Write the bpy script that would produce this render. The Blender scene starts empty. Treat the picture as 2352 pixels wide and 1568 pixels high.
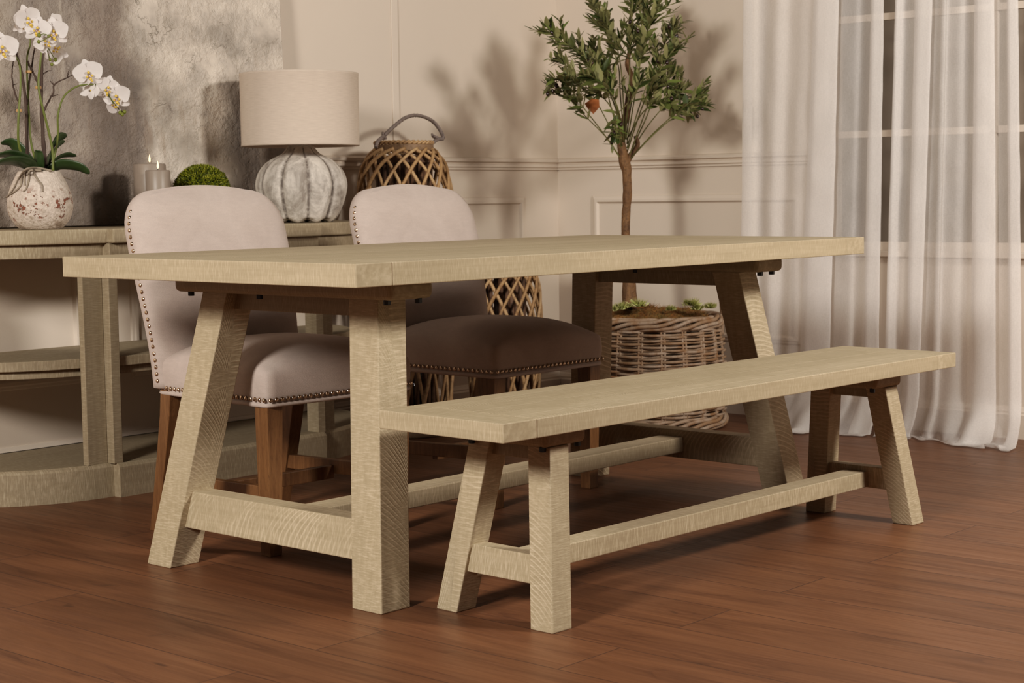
import bpy, math, random
from mathutils import Vector, Matrix, noise
random.seed(7)
PI = math.pi
scn = bpy.context.scene
col = scn.collection

# ------------------------------------------------------------------ camera
F_PX, CW, CH = 3865.49, 2352, 1568
CAM = Vector((-2.39092, -2.51953, 0.91452))
_yaw, _pit, _rol = -0.85118, 0.08614, -0.0126
_f = Vector((math.sin(-_yaw)*math.cos(_pit), math.cos(_yaw)*math.cos(_pit), -math.sin(_pit)))
_r0 = Vector((math.cos(_yaw), math.sin(_yaw), 0)); _u0 = _r0.cross(_f)
_r = _r0*math.cos(_rol) + _u0*math.sin(_rol)
_u = -_r0*math.sin(_rol) + _u0*math.cos(_rol)
cd = bpy.data.cameras.new('camera'); cam = bpy.data.objects.new('camera', cd); col.objects.link(cam)
cam.matrix_world = Matrix(((_r.x, _u.x, -_f.x, CAM.x), (_r.y, _u.y, -_f.y, CAM.y), (_r.z, _u.z, -_f.z, CAM.z), (0, 0, 0, 1)))
cd.sensor_width = 36; cd.lens = F_PX/CW*36; cd.clip_start = .05; cd.clip_end = 60
cd.dof.use_dof = True; cd.dof.focus_distance = 4.1; cd.dof.aperture_fstop = 9
scn.camera = cam

def ray(px, py): return _f + _r*((px-CW/2)/F_PX) + _u*((CH/2-py)/F_PX)
def atY(px, py, Y):
    d = ray(px, py); return CAM + d*((Y-CAM.y)/d.y)
def atX(px, py, X):
    d = ray(px, py); return CAM + d*((X-CAM.x)/d.x)
def atD(px, py, D): return CAM + ray(px, py)*D

# ------------------------------------------------------------------ mesh helpers
class MB:
    def __init__(s): s.v = []; s.f = []; s.att = []
    def add(s, vs, fs, a=None):
        n = len(s.v); s.v += [tuple(v) for v in vs]; s.f += [tuple(i+n for i in f) for f in fs]
        s.att += (a if a is not None else [0.0]*len(vs)); return s
    def hexa(s, b, t):
        return s.add(list(b)+list(t), [(3,2,1,0),(4,5,6,7),(0,1,5,4),(1,2,6,5),(2,3,7,6),(3,0,4,7)])
    def box(s, x0, x1, y0, y1, z0, z1):
        return s.hexa([(x0,y0,z0),(x1,y0,z0),(x1,y1,z0),(x0,y1,z0)], [(x0,y0,z1),(x1,y0,z1),(x1,y1,z1),(x0,y1,z1)])
    def extrude(s, outline, z0, z1):
        n = len(outline)
        vs = [(x,y,z0) for x,y in outline]+[(x,y,z1) for x,y in outline]
        return s.add(vs, [tuple(reversed(range(n))), tuple(range(n,2*n))]+[(i,(i+1)%n,n+(i+1)%n,n+i) for i in range(n)])
    def rings(s, rings, close=True, cap0=True, cap1=True, att=None):
        n = len(rings[0]); vs = [p for r in rings for p in r]; fs = []
        for k in range(len(rings)-1):
            for i in range(n if close else n-1):
                j = (i+1)%n; fs.append((k*n+i, k*n+j, (k+1)*n+j, (k+1)*n+i))
        if cap0: fs.append(tuple(reversed(range(n))))
        if cap1: fs.append(tuple((len(rings)-1)*n+i for i in range(n)))
        return s.add(vs, fs, att)
    def lathe(s, prof, seg=48, c=(0,0,0), cap=True, mod=None):
        rs = []
        for r, z in prof:
            rs.append([(c[0]+(r*(mod(a,z) if mod else 1))*math.cos(a), c[1]+(r*(mod(a,z) if mod else 1))*math.sin(a), c[2]+z) for a in [2*PI*i/seg for i in range(seg)]])
        return s.rings(rs, cap0=cap, cap1=cap)
    def tube(s, pts, rad, seg=8, cap=True, closed=False):
        pts = [Vector(p) for p in pts]; n = len(pts)
        if not hasattr(rad, '__len__'): rad = [rad]*n
        T = []
        for i in range(n):
            a = pts[(i-1)%n if closed else max(i-1,0)]; b = pts[(i+1)%n if closed else min(i+1,n-1)]
            t = (b-a); T.append(t.normalized() if t.length > 1e-9 else Vector((0,0,1)))
        up = Vector((0,0,1)) if abs(T[0].z) < .9 else Vector((1,0,0))
        N = (up - T[0]*up.dot(T[0])).normalized(); rs = []
        for i in range(n):
            N = (N - T[i]*N.dot(T[i])); N = N.normalized() if N.length > 1e-6 else T[i].orthogonal().normalized()
            B = T[i].cross(N)
            rs.append([pts[i] + (N*math.cos(a)+B*math.sin(a))*rad[i] for a in [2*PI*k/seg for k in range(seg)]])
        if closed: rs.append(rs[0]); cap = False
        return s.rings(rs, cap0=cap, cap1=cap)
    def build(s, name, m, parent=None, smooth=False, bevel=0, sub=0, seg=2, ang=35, loc=None):
        me = bpy.data.meshes.new(name); me.from_pydata(s.v, [], s.f); me.update()
        if any(s.att):
            at = me.attributes.new('mark', 'FLOAT', 'POINT'); at.data.foreach_set('value', s.att)
        import bmesh
        bm = bmesh.new(); bm.from_mesh(me); bmesh.ops.recalc_face_normals(bm, faces=bm.faces); bm.to_mesh(me); bm.free()
        if smooth: me.polygons.foreach_set('use_smooth', [True]*len(me.polygons))
        for mm in (m if isinstance(m, list) else [m]): me.materials.append(mm)
        o = bpy.data.objects.new(name, me); col.objects.link(o)
        if parent: o.parent = parent
        if loc is not None: o.location = loc
        if bevel:
            b = o.modifiers.new('bevel', 'BEVEL'); b.width = bevel; b.segments = seg; b.limit_method = 'ANGLE'; b.angle_limit = math.radians(ang)
        if sub:
            b = o.modifiers.new('sub', 'SUBSURF'); b.levels = sub; b.render_levels = sub
        return o

def thing(name, label, cat, loc=(0,0,0), rz=0, group=None):
    o = bpy.data.objects.new(name, None); col.objects.link(o); o.location = loc; o.rotation_euler = (0,0,rz)
    o.empty_display_size = .1
    return tag(o, label, cat, group)
def tag(o, label, cat, group=None):
    o['label'] = label; o['category'] = cat
    if group: o['group'] = group
    return o
def struct(o): o['kind'] = 'structure'; return o
def spline(pts, n):
    P = [Vector(p) for p in pts]; out = []
    P = [P[0]*2-P[1]] + P + [P[-1]*2-P[-2]]; m = len(P)-3
    for i in range(n):
        t = i/(n-1)*m; k = min(int(t), m-1); t -= k
        a,b,c,d = P[k:k+4]
        out.append(.5*((2*b)+(c-a)*t+(2*a-5*b+4*c-d)*t*t+(3*b-a-3*c+d)*t**3))
    return out
def lerp(a,b,t): return a+(b-a)*t
def sstep(a,b,x):
    t = max(0,min(1,(x-a)/(b-a))); return t*t*(3-2*t)

# ------------------------------------------------------------------ materials
class NT:
    def __init__(s, name):
        s.m = bpy.data.materials.new(name); s.m.use_nodes = True; s.t = s.m.node_tree; s.t.nodes.clear()
        s.out = s.n('ShaderNodeOutputMaterial'); s.tc = s.n('ShaderNodeTexCoord')
    def n(s, typ, **k):
        x = s.t.nodes.new(typ)
        for a,b in k.items(): setattr(x, a, b)
        return x
    def set(s, sock, v):
        if isinstance(v, bpy.types.NodeSocket): s.t.links.new(v, sock)
        else:
            if hasattr(sock.default_value, '__len__') and not hasattr(v, '__len__'): v = (v,)*len(sock.default_value)
            if hasattr(v, '__len__') and len(sock.default_value) == 4 and len(v) == 3: v = (*v, 1)
            sock.default_value = v
    def math(s, op, a, b=0, c=0, clamp=False):
        x = s.n('ShaderNodeMath', operation=op, use_clamp=clamp)
        for i,v in enumerate((a,b,c)): s.set(x.inputs[i], v)
        return x.outputs[0]
    def mapv(s, vec, scale=(1,1,1), loc=(0,0,0), rot=(0,0,0)):
        x = s.n('ShaderNodeMapping'); s.set(x.inputs['Vector'], vec)
        x.inputs['Scale'].default_value = scale; x.inputs['Location'].default_value = loc; x.inputs['Rotation'].default_value = rot
        return x.outputs[0]
    def noise(s, vec, scale=5, detail=3, rough=.55, dist=0, out='Fac'):
        x = s.n('ShaderNodeTexNoise'); s.set(x.inputs['Vector'], vec); x.inputs['Scale'].default_value = scale
        x.inputs['Detail'].default_value = detail; x.inputs['Roughness'].default_value = rough; x.inputs['Distortion'].default_value = dist
        return x.outputs[out]
    def mr(s, v, a, b, c=0, d=1, smooth=False):
        x = s.n('ShaderNodeMapRange', clamp=True)
        if smooth: x.interpolation_type = 'SMOOTHSTEP'
        s.set(x.inputs['Value'], v)
        for i,q in zip((1,2,3,4),(a,b,c,d)): x.inputs[i].default_value = q
        return x.outputs[0]
    def mix(s, f, a, b, typ='MIX'):
        x = s.n('ShaderNodeMix', data_type='RGBA', blend_type=typ)
        s.set(x.inputs[0], f); s.set(x.inputs[6], a); s.set(x.inputs[7], b); return x.outputs[2]
    def sep(s, v):
        x = s.n('ShaderNodeSeparateXYZ'); s.set(x.inputs[0], v); return x.outputs
    def comb(s, a, b, c):
        x = s.n('ShaderNodeCombineXYZ')
        for i,q in enumerate((a,b,c)): s.set(x.inputs[i], q)
        return x.outputs[0]
    def bump(s, h, dist=.001, strength=1.0, nrm=None):
        x = s.n('ShaderNodeBump'); s.set(x.inputs['Height'], h); x.inputs['Distance'].default_value = dist; x.inputs['Strength'].default_value = strength
        if nrm is not None: s.set(x.inputs['Normal'], nrm)
        return x.outputs[0]
    def bsdf(s, color, rough=.6, normal=None, **k):
        b = s.n('ShaderNodeBsdfPrincipled'); s.set(b.inputs['Base Color'], color); s.set(b.inputs['Roughness'], rough)
        if normal is not None: s.set(b.inputs['Normal'], normal)
        for a,v in k.items(): s.set(b.inputs[a.replace('_',' ')], v)
        s.t.links.new(b.outputs[0], s.out.inputs[0]); return b
    @property
    def obj(s): return s.tc.outputs['Object']

def plain(name, c, rough=.6, **k):
    t = NT(name); nz = t.noise(t.obj, 60, 3); t.bsdf(t.mix(t.mr(nz,.3,.7,0,.25), c, tuple(q*.8 for q in c)), rough, **k); return t.m

W_LIGHT, W_BASE, W_DARK = (.63,.53,.385), (.46,.375,.255), (.325,.258,.165)
def wood(name, grain='X', arc=None, axis=1, boards=None, lightness=1.0, streak=1.0):
    t = NT(name); g = 'XYZ'.index(grain)
    sc = lambda along, across: tuple(along if i == g else across for i in range(3))
    L,B,D = [tuple(min(1,c*lightness) for c in q) for q in (W_LIGHT, W_BASE, W_DARK)]
    v = t.obj
    saw = t.noise(t.mapv(v, sc(330,38)), 1, 3, .6)             # rough-sawn streaks across the board
    grn = t.noise(t.mapv(v, sc(4,85)), 1, 4, .6, .4)           # long grain
    big = t.noise(t.mapv(v, sc(3.5,9)), 1, 3, .6)
    c = t.mix(t.mr(grn,.35,.68), B, tuple(lerp(b,d,.55) for b,d in zip(B,D)))
    c = t.mix(t.math('MULTIPLY', t.mr(saw,.50,.70), .62*streak), c, L)
    c = t.mix(t.math('MULTIPLY', t.mr(saw,.50,.32), .35*streak), c, D)
    c = t.mix(t.mr(big,.35,.7,0,.45), c, tuple(q*.8 for q in B))
    h = t.math('MULTIPLY', saw, .8)
    if arc:
        aax,asg,ac,aR,asp = arc                       # circular-saw kerfs: one arc repeated along the board
        ar = t.math('SUBTRACT', t.math('MULTIPLY', t.sep(v)[aax], asg), ac)
        if boards:
            fr0 = t.math('FRACT', t.math('DIVIDE', t.math('ADD', t.sep(v)[boards[0]], boards[2]+boards[1]/2), boards[1]))
            ar = t.math('MULTIPLY', t.math('SUBTRACT', fr0, .5), boards[1]*1.25)
        sq = t.math('SQRT', t.math('MAXIMUM', t.math('SUBTRACT', aR*aR, t.math('MULTIPLY', ar, ar)), .0004))
        wob = t.math('MULTIPLY', t.math('SUBTRACT', t.noise(v, 6, 3), .5), asp*2.2)
        s_ = t.math('FRACT', t.math('DIVIDE', t.math('ADD', t.math('SUBTRACT', sq, t.sep(v)[g]), wob), asp))
        line = t.mr(t.math('ABSOLUTE', t.math('SUBTRACT', s_, .5)), .03, .26, 1, 0)
        nx = t.n('ShaderNodeNewGeometry'); an = t.math('ABSOLUTE', t.sep(nx.outputs['Normal'])[axis])
        msk = t.math('MULTIPLY', t.mr(an,.6,.8), t.mr(t.noise(t.mapv(v,(1,1,1),(3,1,2)), 9, 2), .36, .6))
        line = t.math('MULTIPLY', line, msk)
        c = t.mix(t.math('MULTIPLY', line, .46), c, tuple(min(1,q*1.15) for q in L))
        h = t.math('ADD', h, t.math('MULTIPLY', line, .8))
    if boards:
        ax, w, off = boards
        fr = t.math('FRACT', t.math('DIVIDE', t.math('ADD', t.sep(v)[ax], off), w))
        ln = t.mr(t.math('ABSOLUTE', t.math('SUBTRACT', fr, .5)), .485, .5, 0, 1)
        nx2 = t.n('ShaderNodeNewGeometry'); ln = t.math('MULTIPLY', ln, t.mr(t.sep(nx2.outputs['Normal'])[2], .7,.9))
        fl = t.math('FLOOR', t.math('DIVIDE', t.math('ADD', t.sep(v)[ax], off+w/2), w))
        wn = t.n('ShaderNodeTexWhiteNoise', noise_dimensions='1D'); t.set(wn.inputs['W'], fl)
        c = t.mix(t.mr(wn.outputs['Value'],0,1,0,.28), c, D)
        c = t.mix(t.math('MULTIPLY', ln, .75), c, tuple(min(1,q*1.1) for q in L))
        h = t.math('SUBTRACT', h, ln)
    t.bsdf(c, .62, t.bump(h, .0009), Specular_IOR_Level=.25)
    return t.m

def paint(name, c):
    t = NT(name); n1 = t.noise(t.obj, 1.3, 3); n2 = t.noise(t.obj, 220, 2)
    t.bsdf(t.mix(t.mr(n1,.3,.7,0,.18), c, tuple(q*.86 for q in c)), .55, t.bump(n2, .0002), Specular_IOR_Level=.3); return t.m
WALL = (.72,.625,.53)
m_wall = paint('wall paint', WALL)
m_trim = paint('trim paint', (.73,.635,.54))

def floor_mat():
    t = NT('walnut plank floor'); v = t.obj; x,y,z = t.sep(v)
    tv = t.comb(y, t.math('ADD', x, -.065), 0)
    br = t.n('ShaderNodeTexBrick', offset=.37, offset_frequency=2, squash=1); t.set(br.inputs['Vector'], tv)
    br.inputs['Scale'].default_value = 1; br.inputs['Mortar Size'].default_value = .0016; br.inputs['Mortar Smooth'].default_value = .3
    br.inputs['Brick Width'].default_value = 1.28; br.inputs['Row Height'].default_value = .2; br.inputs['Bias'].default_value = 0
    br.inputs['Color1'].default_value = (0,0,0,1); br.inputs['Color2'].default_value = (1,1,1,1); br.inputs['Mortar'].default_value = (.5,.5,.5,1)
    rnd = br.outputs['Color']; mort = br.outputs['Fac']
    off = t.n('ShaderNodeVectorMath', operation='MULTIPLY_ADD'); t.set(off.inputs[0], rnd); off.inputs[1].default_value = (7,3,5); t.set(off.inputs[2], v)
    o = off.outputs[0]
    g1 = t.noise(t.mapv(o,(55,2.6,1)), 1, 5, .62, .6)
    g2 = t.noise(t.mapv(o,(9,1.1,1)), 1, 4, .6, 1.6)
    g3 = t.noise(t.mapv(o,(160,5,1)), 1, 3, .6)
    rg = t.math('FRACT', t.math('MULTIPLY', t.noise(t.mapv(o,(4.5,.75,1)), 1, 2, .5), 15))
    kn = t.noise(t.mapv(o,(13,4.2,1)), 1, 3, .6, .8)
    c = t.mix(t.mr(g2,.3,.75), (.218,.098,.046), (.128,.055,.026))
    c = t.mix(t.mr(g1,.45,.75,0,.38), c, (.085,.036,.019))
    c = t.mix(t.mr(g3,.5,.75,0,.35), c, (.26,.125,.07))
    c = t.mix(t.math('MULTIPLY', t.mr(rg,.0,.25,1,0), t.mr(g2,.5,.6,0,.35)), c, (.065,.025,.014))
    c = t.mix(t.mr(kn,.66,.80,0,.8), c, (.035,.018,.012))
    c = t.mix(t.mr(t.sep(rnd)[0],0,1,0,.32), c, t.mix(1.0, c, (.62,.6,.58), 'MULTIPLY'))
    c = t.mix(t.math('MULTIPLY', mort, .75), c, (.06,.03,.02))
    h = t.math('SUBTRACT', t.math('ADD', t.math('MULTIPLY', g1,.25), t.math('MULTIPLY', g3,.2)), t.math('MULTIPLY', mort, 1.0))
    t.bsdf(c, t.mr(g1,.3,.7,.36,.50), t.bump(h, .0008), Specular_IOR_Level=.42)
    return t.m
m_floor = floor_mat()

def fabric_mat():
    t = NT('greige velvet'); v = t.obj
    n1 = t.noise(v, 9, 4, .6, 1.0); n2 = t.noise(v, 700, 2); n3 = t.noise(t.mapv(v,(40,40,160)), 1, 3)
    c = t.mix(t.mr(n1,.3,.72), (.56,.472,.425), (.485,.40,.355))
    c = t.mix(t.mr(n3,.4,.7,0,.3), c, (.62,.52,.46))
    c = t.mix(t.mr(n2,.4,.65,0,.22), c, (.34,.27,.235))
    t.bsdf(c, .85, t.bump(t.math('ADD', n2, t.math('MULTIPLY', n1, .6)), .0006), Specular_IOR_Level=.15, Sheen_Weight=.35, Sheen_Roughness=.45, Sheen_Tint=(.9,.8,.74))
    return t.m
m_fab = fabric_mat()
def walnut():
    t = NT('brown stained wood'); v = t.obj
    g = t.noise(t.mapv(v,(70,70,7)), 1, 4, .6, .6); s = t.noise(t.mapv(v,(420,420,60)), 1, 2)
    c = t.mix(t.mr(g,.3,.7), (.235,.118,.048), (.135,.062,.024)); c = t.mix(t.mr(s,.55,.75,0,.5), c, (.07,.03,.012))
    t.bsdf(c, .42, t.bump(g,.0004), Specular_IOR_Level=.4); return t.m
m_leg = walnut()
m_nail = plain('bronze nail', (.62,.47,.34), .22, Metallic=1.0)
m_black = plain('black bolt', (.012,.012,.014), .45)

# ------------------------------------------------------------------ room
XR, YB = 3.47, 2.33
struct(MB().add([(-5,-6,0),(XR+.12,-6,0),(XR+.12,YB+.1,0),(-5,YB+.1,0)], [(0,1,2,3)]).build('floor', m_floor))
struct(MB().box(-3.2, XR+.1, YB, YB+.1, 0, 2.9).build('wall_back', m_wall))
WY0, WY1, WZ0, WZ1 = -1.15, .955, .685, 2.05
wr = MB(); wr.box(XR,XR+.1,WY1,YB,0,2.9).box(XR,XR+.1,-4.5,WY0,0,2.9).box(XR,XR+.1,WY0,WY1,0,WZ0).box(XR,XR+.1,WY0,WY1,WZ1,2.9)
struct(wr.build('wall_right', m_wall))
# chair-rail mouldings, skirtings
def prof_run(prof, side, a, b):
    m = MB()
    if side == 'back': rs = [[(q, YB-d, z) for d,z in prof] for q in (a,b)]
    else: rs = [[(XR-d, q, z) for d,z in prof] for q in (a,b)]
    return m.rings(rs)
dado = [(0,1.028),(.010,1.028),(.010,1.036),(.018,1.040),(.018,1.050),(.012,1.053),(.012,1.057),(.026,1.062),(.028,1.072),(.020,1.077),(0,1.080)]
skirt = [(0,0),(.020,0),(.020,.088),(.014,.094),(.014,.100),(.010,.106),(.006,.114),(0,.116)]
struct(prof_run(dado,'back',-3.2,XR).build('trim_1', m_trim)); struct(prof_run(dado,'right',YB,.99).build('trim_2', m_trim))
struct(prof_run(skirt,'back',-3.2,XR).build('baseboard_back', m_trim)); struct(prof_run(skirt,'right',YB,-4.5).build('baseboard_right', m_trim))
def frame(side, a0, a1, z0, z1, w=.034, d=.012):
    m = MB()
    lv = [(0,0),(.004,d*.55),(w*.35,d*.7),(w*.5,d),(w*.8,d),(w,.0)]
    rs = []
    for ins,h in lv:
        q = [(a0+ins,z0+ins),(a1-ins,z0+ins),(a1-ins,z1-ins),(a0+ins,z1-ins)]
        rs.append([(x,YB-h,z) if side=='back' else (XR-h,x,z) for x,z in q])
    return m.rings(rs, cap0=False, cap1=False)
k = 3
for a0,a1 in ((-1.1,-.2),(-.0,.930),(1.128,2.02),(2.22,3.235)):
    struct(frame('back',a0,a1,.30,.912).build('trim_%d'%k, m_trim)); k += 1
struct(frame('right',1.06,2.130,.30,.912).build('trim_%d'%k, m_trim)); k += 1
struct(MB().box(2.430,2.466,YB-.006,YB,1.08,2.9).build('trim_%d'%k, m_trim, bevel=.002)); k += 1
# window
m_glass = NT('window glass'); _t = m_glass; _a = _t.n('ShaderNodeBsdfTransparent'); _a.inputs[0].default_value = (.93,.93,.92,1)
_g = _t.n('ShaderNodeBsdfGlossy'); _g.inputs[1].default_value = .02; _x = _t.n('ShaderNodeMixShader'); _x.inputs[0].default_value = .07
_t.t.links.new(_a.outputs[0], _x.inputs[1]); _t.t.links.new(_g.outputs[0], _x.inputs[2]); _t.t.links.new(_x.outputs[0], _t.out.inputs[0]); m_glass = _t.m
wn = MB(); X0,X1 = XR-.006, XR+.045
wn.box(X0,X1,WY1-.05,WY1,WZ0,WZ1).box(X0,X1,WY0,WY0+.05,WZ0,WZ1).box(X0,X1,WY0+.05,WY1-.05,WZ0,WZ0+.035).box(X0,X1,WY0+.05,WY1-.05,WZ1-.05,WZ1)
win = struct(wn.build('window_1', m_trim))
mu = MB()
for z in (1.137,1.582): mu.box(XR+.004,XR+.034,WY0+.05,WY1-.05,z-.013,z+.013)
for y in (.255,-.445): mu.box(XR+.008,XR+.030,y-.013,y+.013,WZ0+.035,WZ1-.05)
mu.build('window_bars', m_trim, win)
MB().box(XR+.017,XR+.021,WY0+.05,WY1-.05,WZ0+.035,WZ1-.05).build('glass_pane', m_glass, win)
MB().box(XR-.03,XR-.0061,WY0-.03,WY1+.03,WZ0-.022,WZ0+.002).build('window_sill', m_trim, win, bevel=.004)
struct(MB().box(XR+.42,XR+.46,-4.5,YB+.1,0,2.9).build('wall_outside', paint('outside board', (.44,.36,.295))))

# ------------------------------------------------------------------ trestle furniture
def trestle(root, L, W, H, t, b, ax, ay, lw, lw2, sx, sy, zc, bench=False):
    def leg(fx, fy):
        c = lambda x,y,z: ((L-x) if fx else x, (W-y) if fy else y, z)
        bt = [c(ax,ay,0), c(ax+lw2,ay,0), c(ax+lw2,ay+lw,0), c(ax,ay+lw,0)]
        tp = [c(ax+sx,ay+sy,zc), c(ax+lw2+sx,ay+sy,zc), c(ax+lw2+sx,ay+lw+sy,zc), c(ax+sx,ay+lw+sy,zc)]
        return MB().hexa(bt,tp)
    # arc centres in the thing's own space
    A = 0 if bench else 1
    for fx in (0,1):
        for fy in (0,1):
            cx = L-ax if fx else ax; cy = W-ay if fy else ay
            if bench: ctr = (1,-1,-cy-.16,.205,.0115)
            else: ctr = (0,1,cx-.10+(-.06 if fx else .03),.215,.0145)
            leg(fx,fy).build('leg', wood('leg wood','Z',ctr,A), root, bevel=.0025)
    h1 = (.045 if bench else .0)
    tb = wood('board wood','X',(1,1,0,.115 if bench else .13,.0085),2,boards=(1,W/(3 if bench else 6),W/(6 if bench else 12)),streak=.8)
    MB().box(b+.0008,L-b-.0008,0,W,H-t,H).build('tabletop' if not bench else 'seat_board', tb, root, bevel=.0022)
    eb = wood('end board wood','Y',None,streak=.9)
    MB().box(0,b,0,W,H-t,H).build('breadboard_end', eb, root, bevel=.0022)
    MB().box(L-b,L,0,W,H-t,H).build('breadboard_end', eb, root, bevel=.0022)
    return leg
# dining table
T = dict(L=2.08411,W=1.04548,H=.78,t=.05007,b=.10481,ax=.15114,ay=.09977,lw=.09433,lw2=.0902,sx=.11367,sy=.11043,zc=.68639)
tab = thing('dining_table','large limewashed oak trestle dining table with splayed square legs in the middle of the room','table')
trestle(tab, **T)
def rbox(x0,x1,y0,y1,z0,z1): return MB().box(x0,x1,y0,y1,z0,z1)
m_rail = wood('rail wood','Y',(2,1,.085,.125,.0165),0)
m_str = wood('stretcher wood','X',(1,1,.47,.11,.010),2)
m_cl = wood('cleat wood','Y',None,lightness=.8)
L,W = T['L'],T['W']
for s in (0,1):
    mx = (lambda x: L-x) if s else (lambda x: x)
    x0,x1 = sorted((mx(.190),mx(.258)))
    k0,k1 = .15*.11043/.68639+.09977+.094, 0
    # lower rail runs between the two legs
    zl,zh = .100,.190
    yo = lambda z: .09977+.09433+.11043*z/.68639-.002
    xs = lambda z: .11367*z/.68639
    pts = []
    def rl(x,y,z): return (mx(x+xs(z)),y,z)
    b_ = [rl(.172,yo(zl),zl),rl(.235,yo(zl),zl),rl(.235,W-yo(zl),zl),rl(.172,W-yo(zl),zl)]
    t_ = [rl(.172,yo(zh),zh),rl(.235,yo(zh),zh),rl(.235,W-yo(zh),zh),rl(.172,W-yo(zh),zh)]
    MB().hexa(b_,t_).build('lower_rail', m_rail, tab, bevel=.003)
    zl,zh = .643,.686
    b_ = [rl(.185,yo(zl),zl),rl(.225,yo(zl),zl),rl(.225,W-yo(zl),zl),rl(.185,W-yo(zl),zl)]
    t_ = [rl(.185,yo(zh),zh),rl(.225,yo(zh),zh),rl(.225,W-yo(zh),zh),rl(.185,W-yo(zh),zh)]
    MB().hexa(b_,t_).build('upper_rail', m_cl, tab, bevel=.002)
    c0,c1 = sorted((mx(.232),mx(.372)))
    MB().box(c0,c1,.135,W-.135,.686,.7299).build('cleat', m_cl, tab, bevel=.014, seg=4)
    for bx,by in ((.252,.865),(.250,.60),(.250,.165),(.335,.15),(.335,.60),(.335,.88)):
        MB().lathe([(.0075,-.011),(.0085,-.010),(.0085,0),(.004,.004)],6,(mx(bx),by,.6865)).build('bolt', m_black, tab)
MB().box(.250,L-.250,.478,.562,.122,.168).build('stretcher', m_str, tab, bevel=.003)
# dining bench
Bn = dict(L=1.86642,W=.36547,H=.46134,t=.04052,b=.10122,ax=.15359,ay=.00994,lw=.06299,lw2=.06211,sx=.0583,sy=.05446,zc=.38224)
ben = thing('dining_bench','long low limewashed oak bench with splayed legs in front of the dining table','bench',(.10554,-.30563,0),-.02642)
trestle(ben, bench=True, **Bn)
L,W = Bn['L'],Bn['W']
m_brail = wood('bench rail wood','Y',None,streak=1.3)
m_bstr = wood('bench stretcher wood','X',(1,1,.14,.09,.009),2,streak=1.25)
for s in (0,1):
    mx = (lambda x: L-x) if s else (lambda x: x)
    yo = lambda z: Bn['ay']+Bn['lw']+Bn['sy']*z/Bn['zc']-.002
    xs = lambda z: Bn['sx']*z/Bn['zc']
    def rl(x,y,z): return (mx(x+xs(z)),y,z)
    for zl,zh,xa,xb,nm,mm in ((.091,.152,.163,.203,'lower_rail',m_brail),(.350,.382,.170,.200,'upper_rail',m_cl)):
        b_ = [rl(xa,yo(zl),zl),rl(xb,yo(zl),zl),rl(xb,W-yo(zl),zl),rl(xa,W-yo(zl),zl)]
        t_ = [rl(xa,yo(zh),zh),rl(xb,yo(zh),zh),rl(xb,W-yo(zh),zh),rl(xa,W-yo(zh),zh)]
        MB().hexa(b_,t_).build(nm, mm, ben, bevel=.002)
    c0,c1 = sorted((mx(.192),mx(.355)))
    c1 = c1 if s else .33; c0 = mx(.33) if s else c0
    MB().box(c0,c1,.060,W-.060,.382,.4207).build('cleat', m_cl, ben, bevel=.013, seg=4)
    for bx,by in ((.204,.078),(.318,.078),(.204,W-.078),(.318,W-.078)):
        MB().lathe([(.0065,-.010),(.0075,-.009),(.0075,0),(.004,.004)],6,(mx(bx),by,.3825)).build('bolt', m_black, ben)
MB().box(.205,L-.205,.150,.216,.093,.138).build('stretcher', m_bstr, ben, bevel=.0025)

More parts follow.
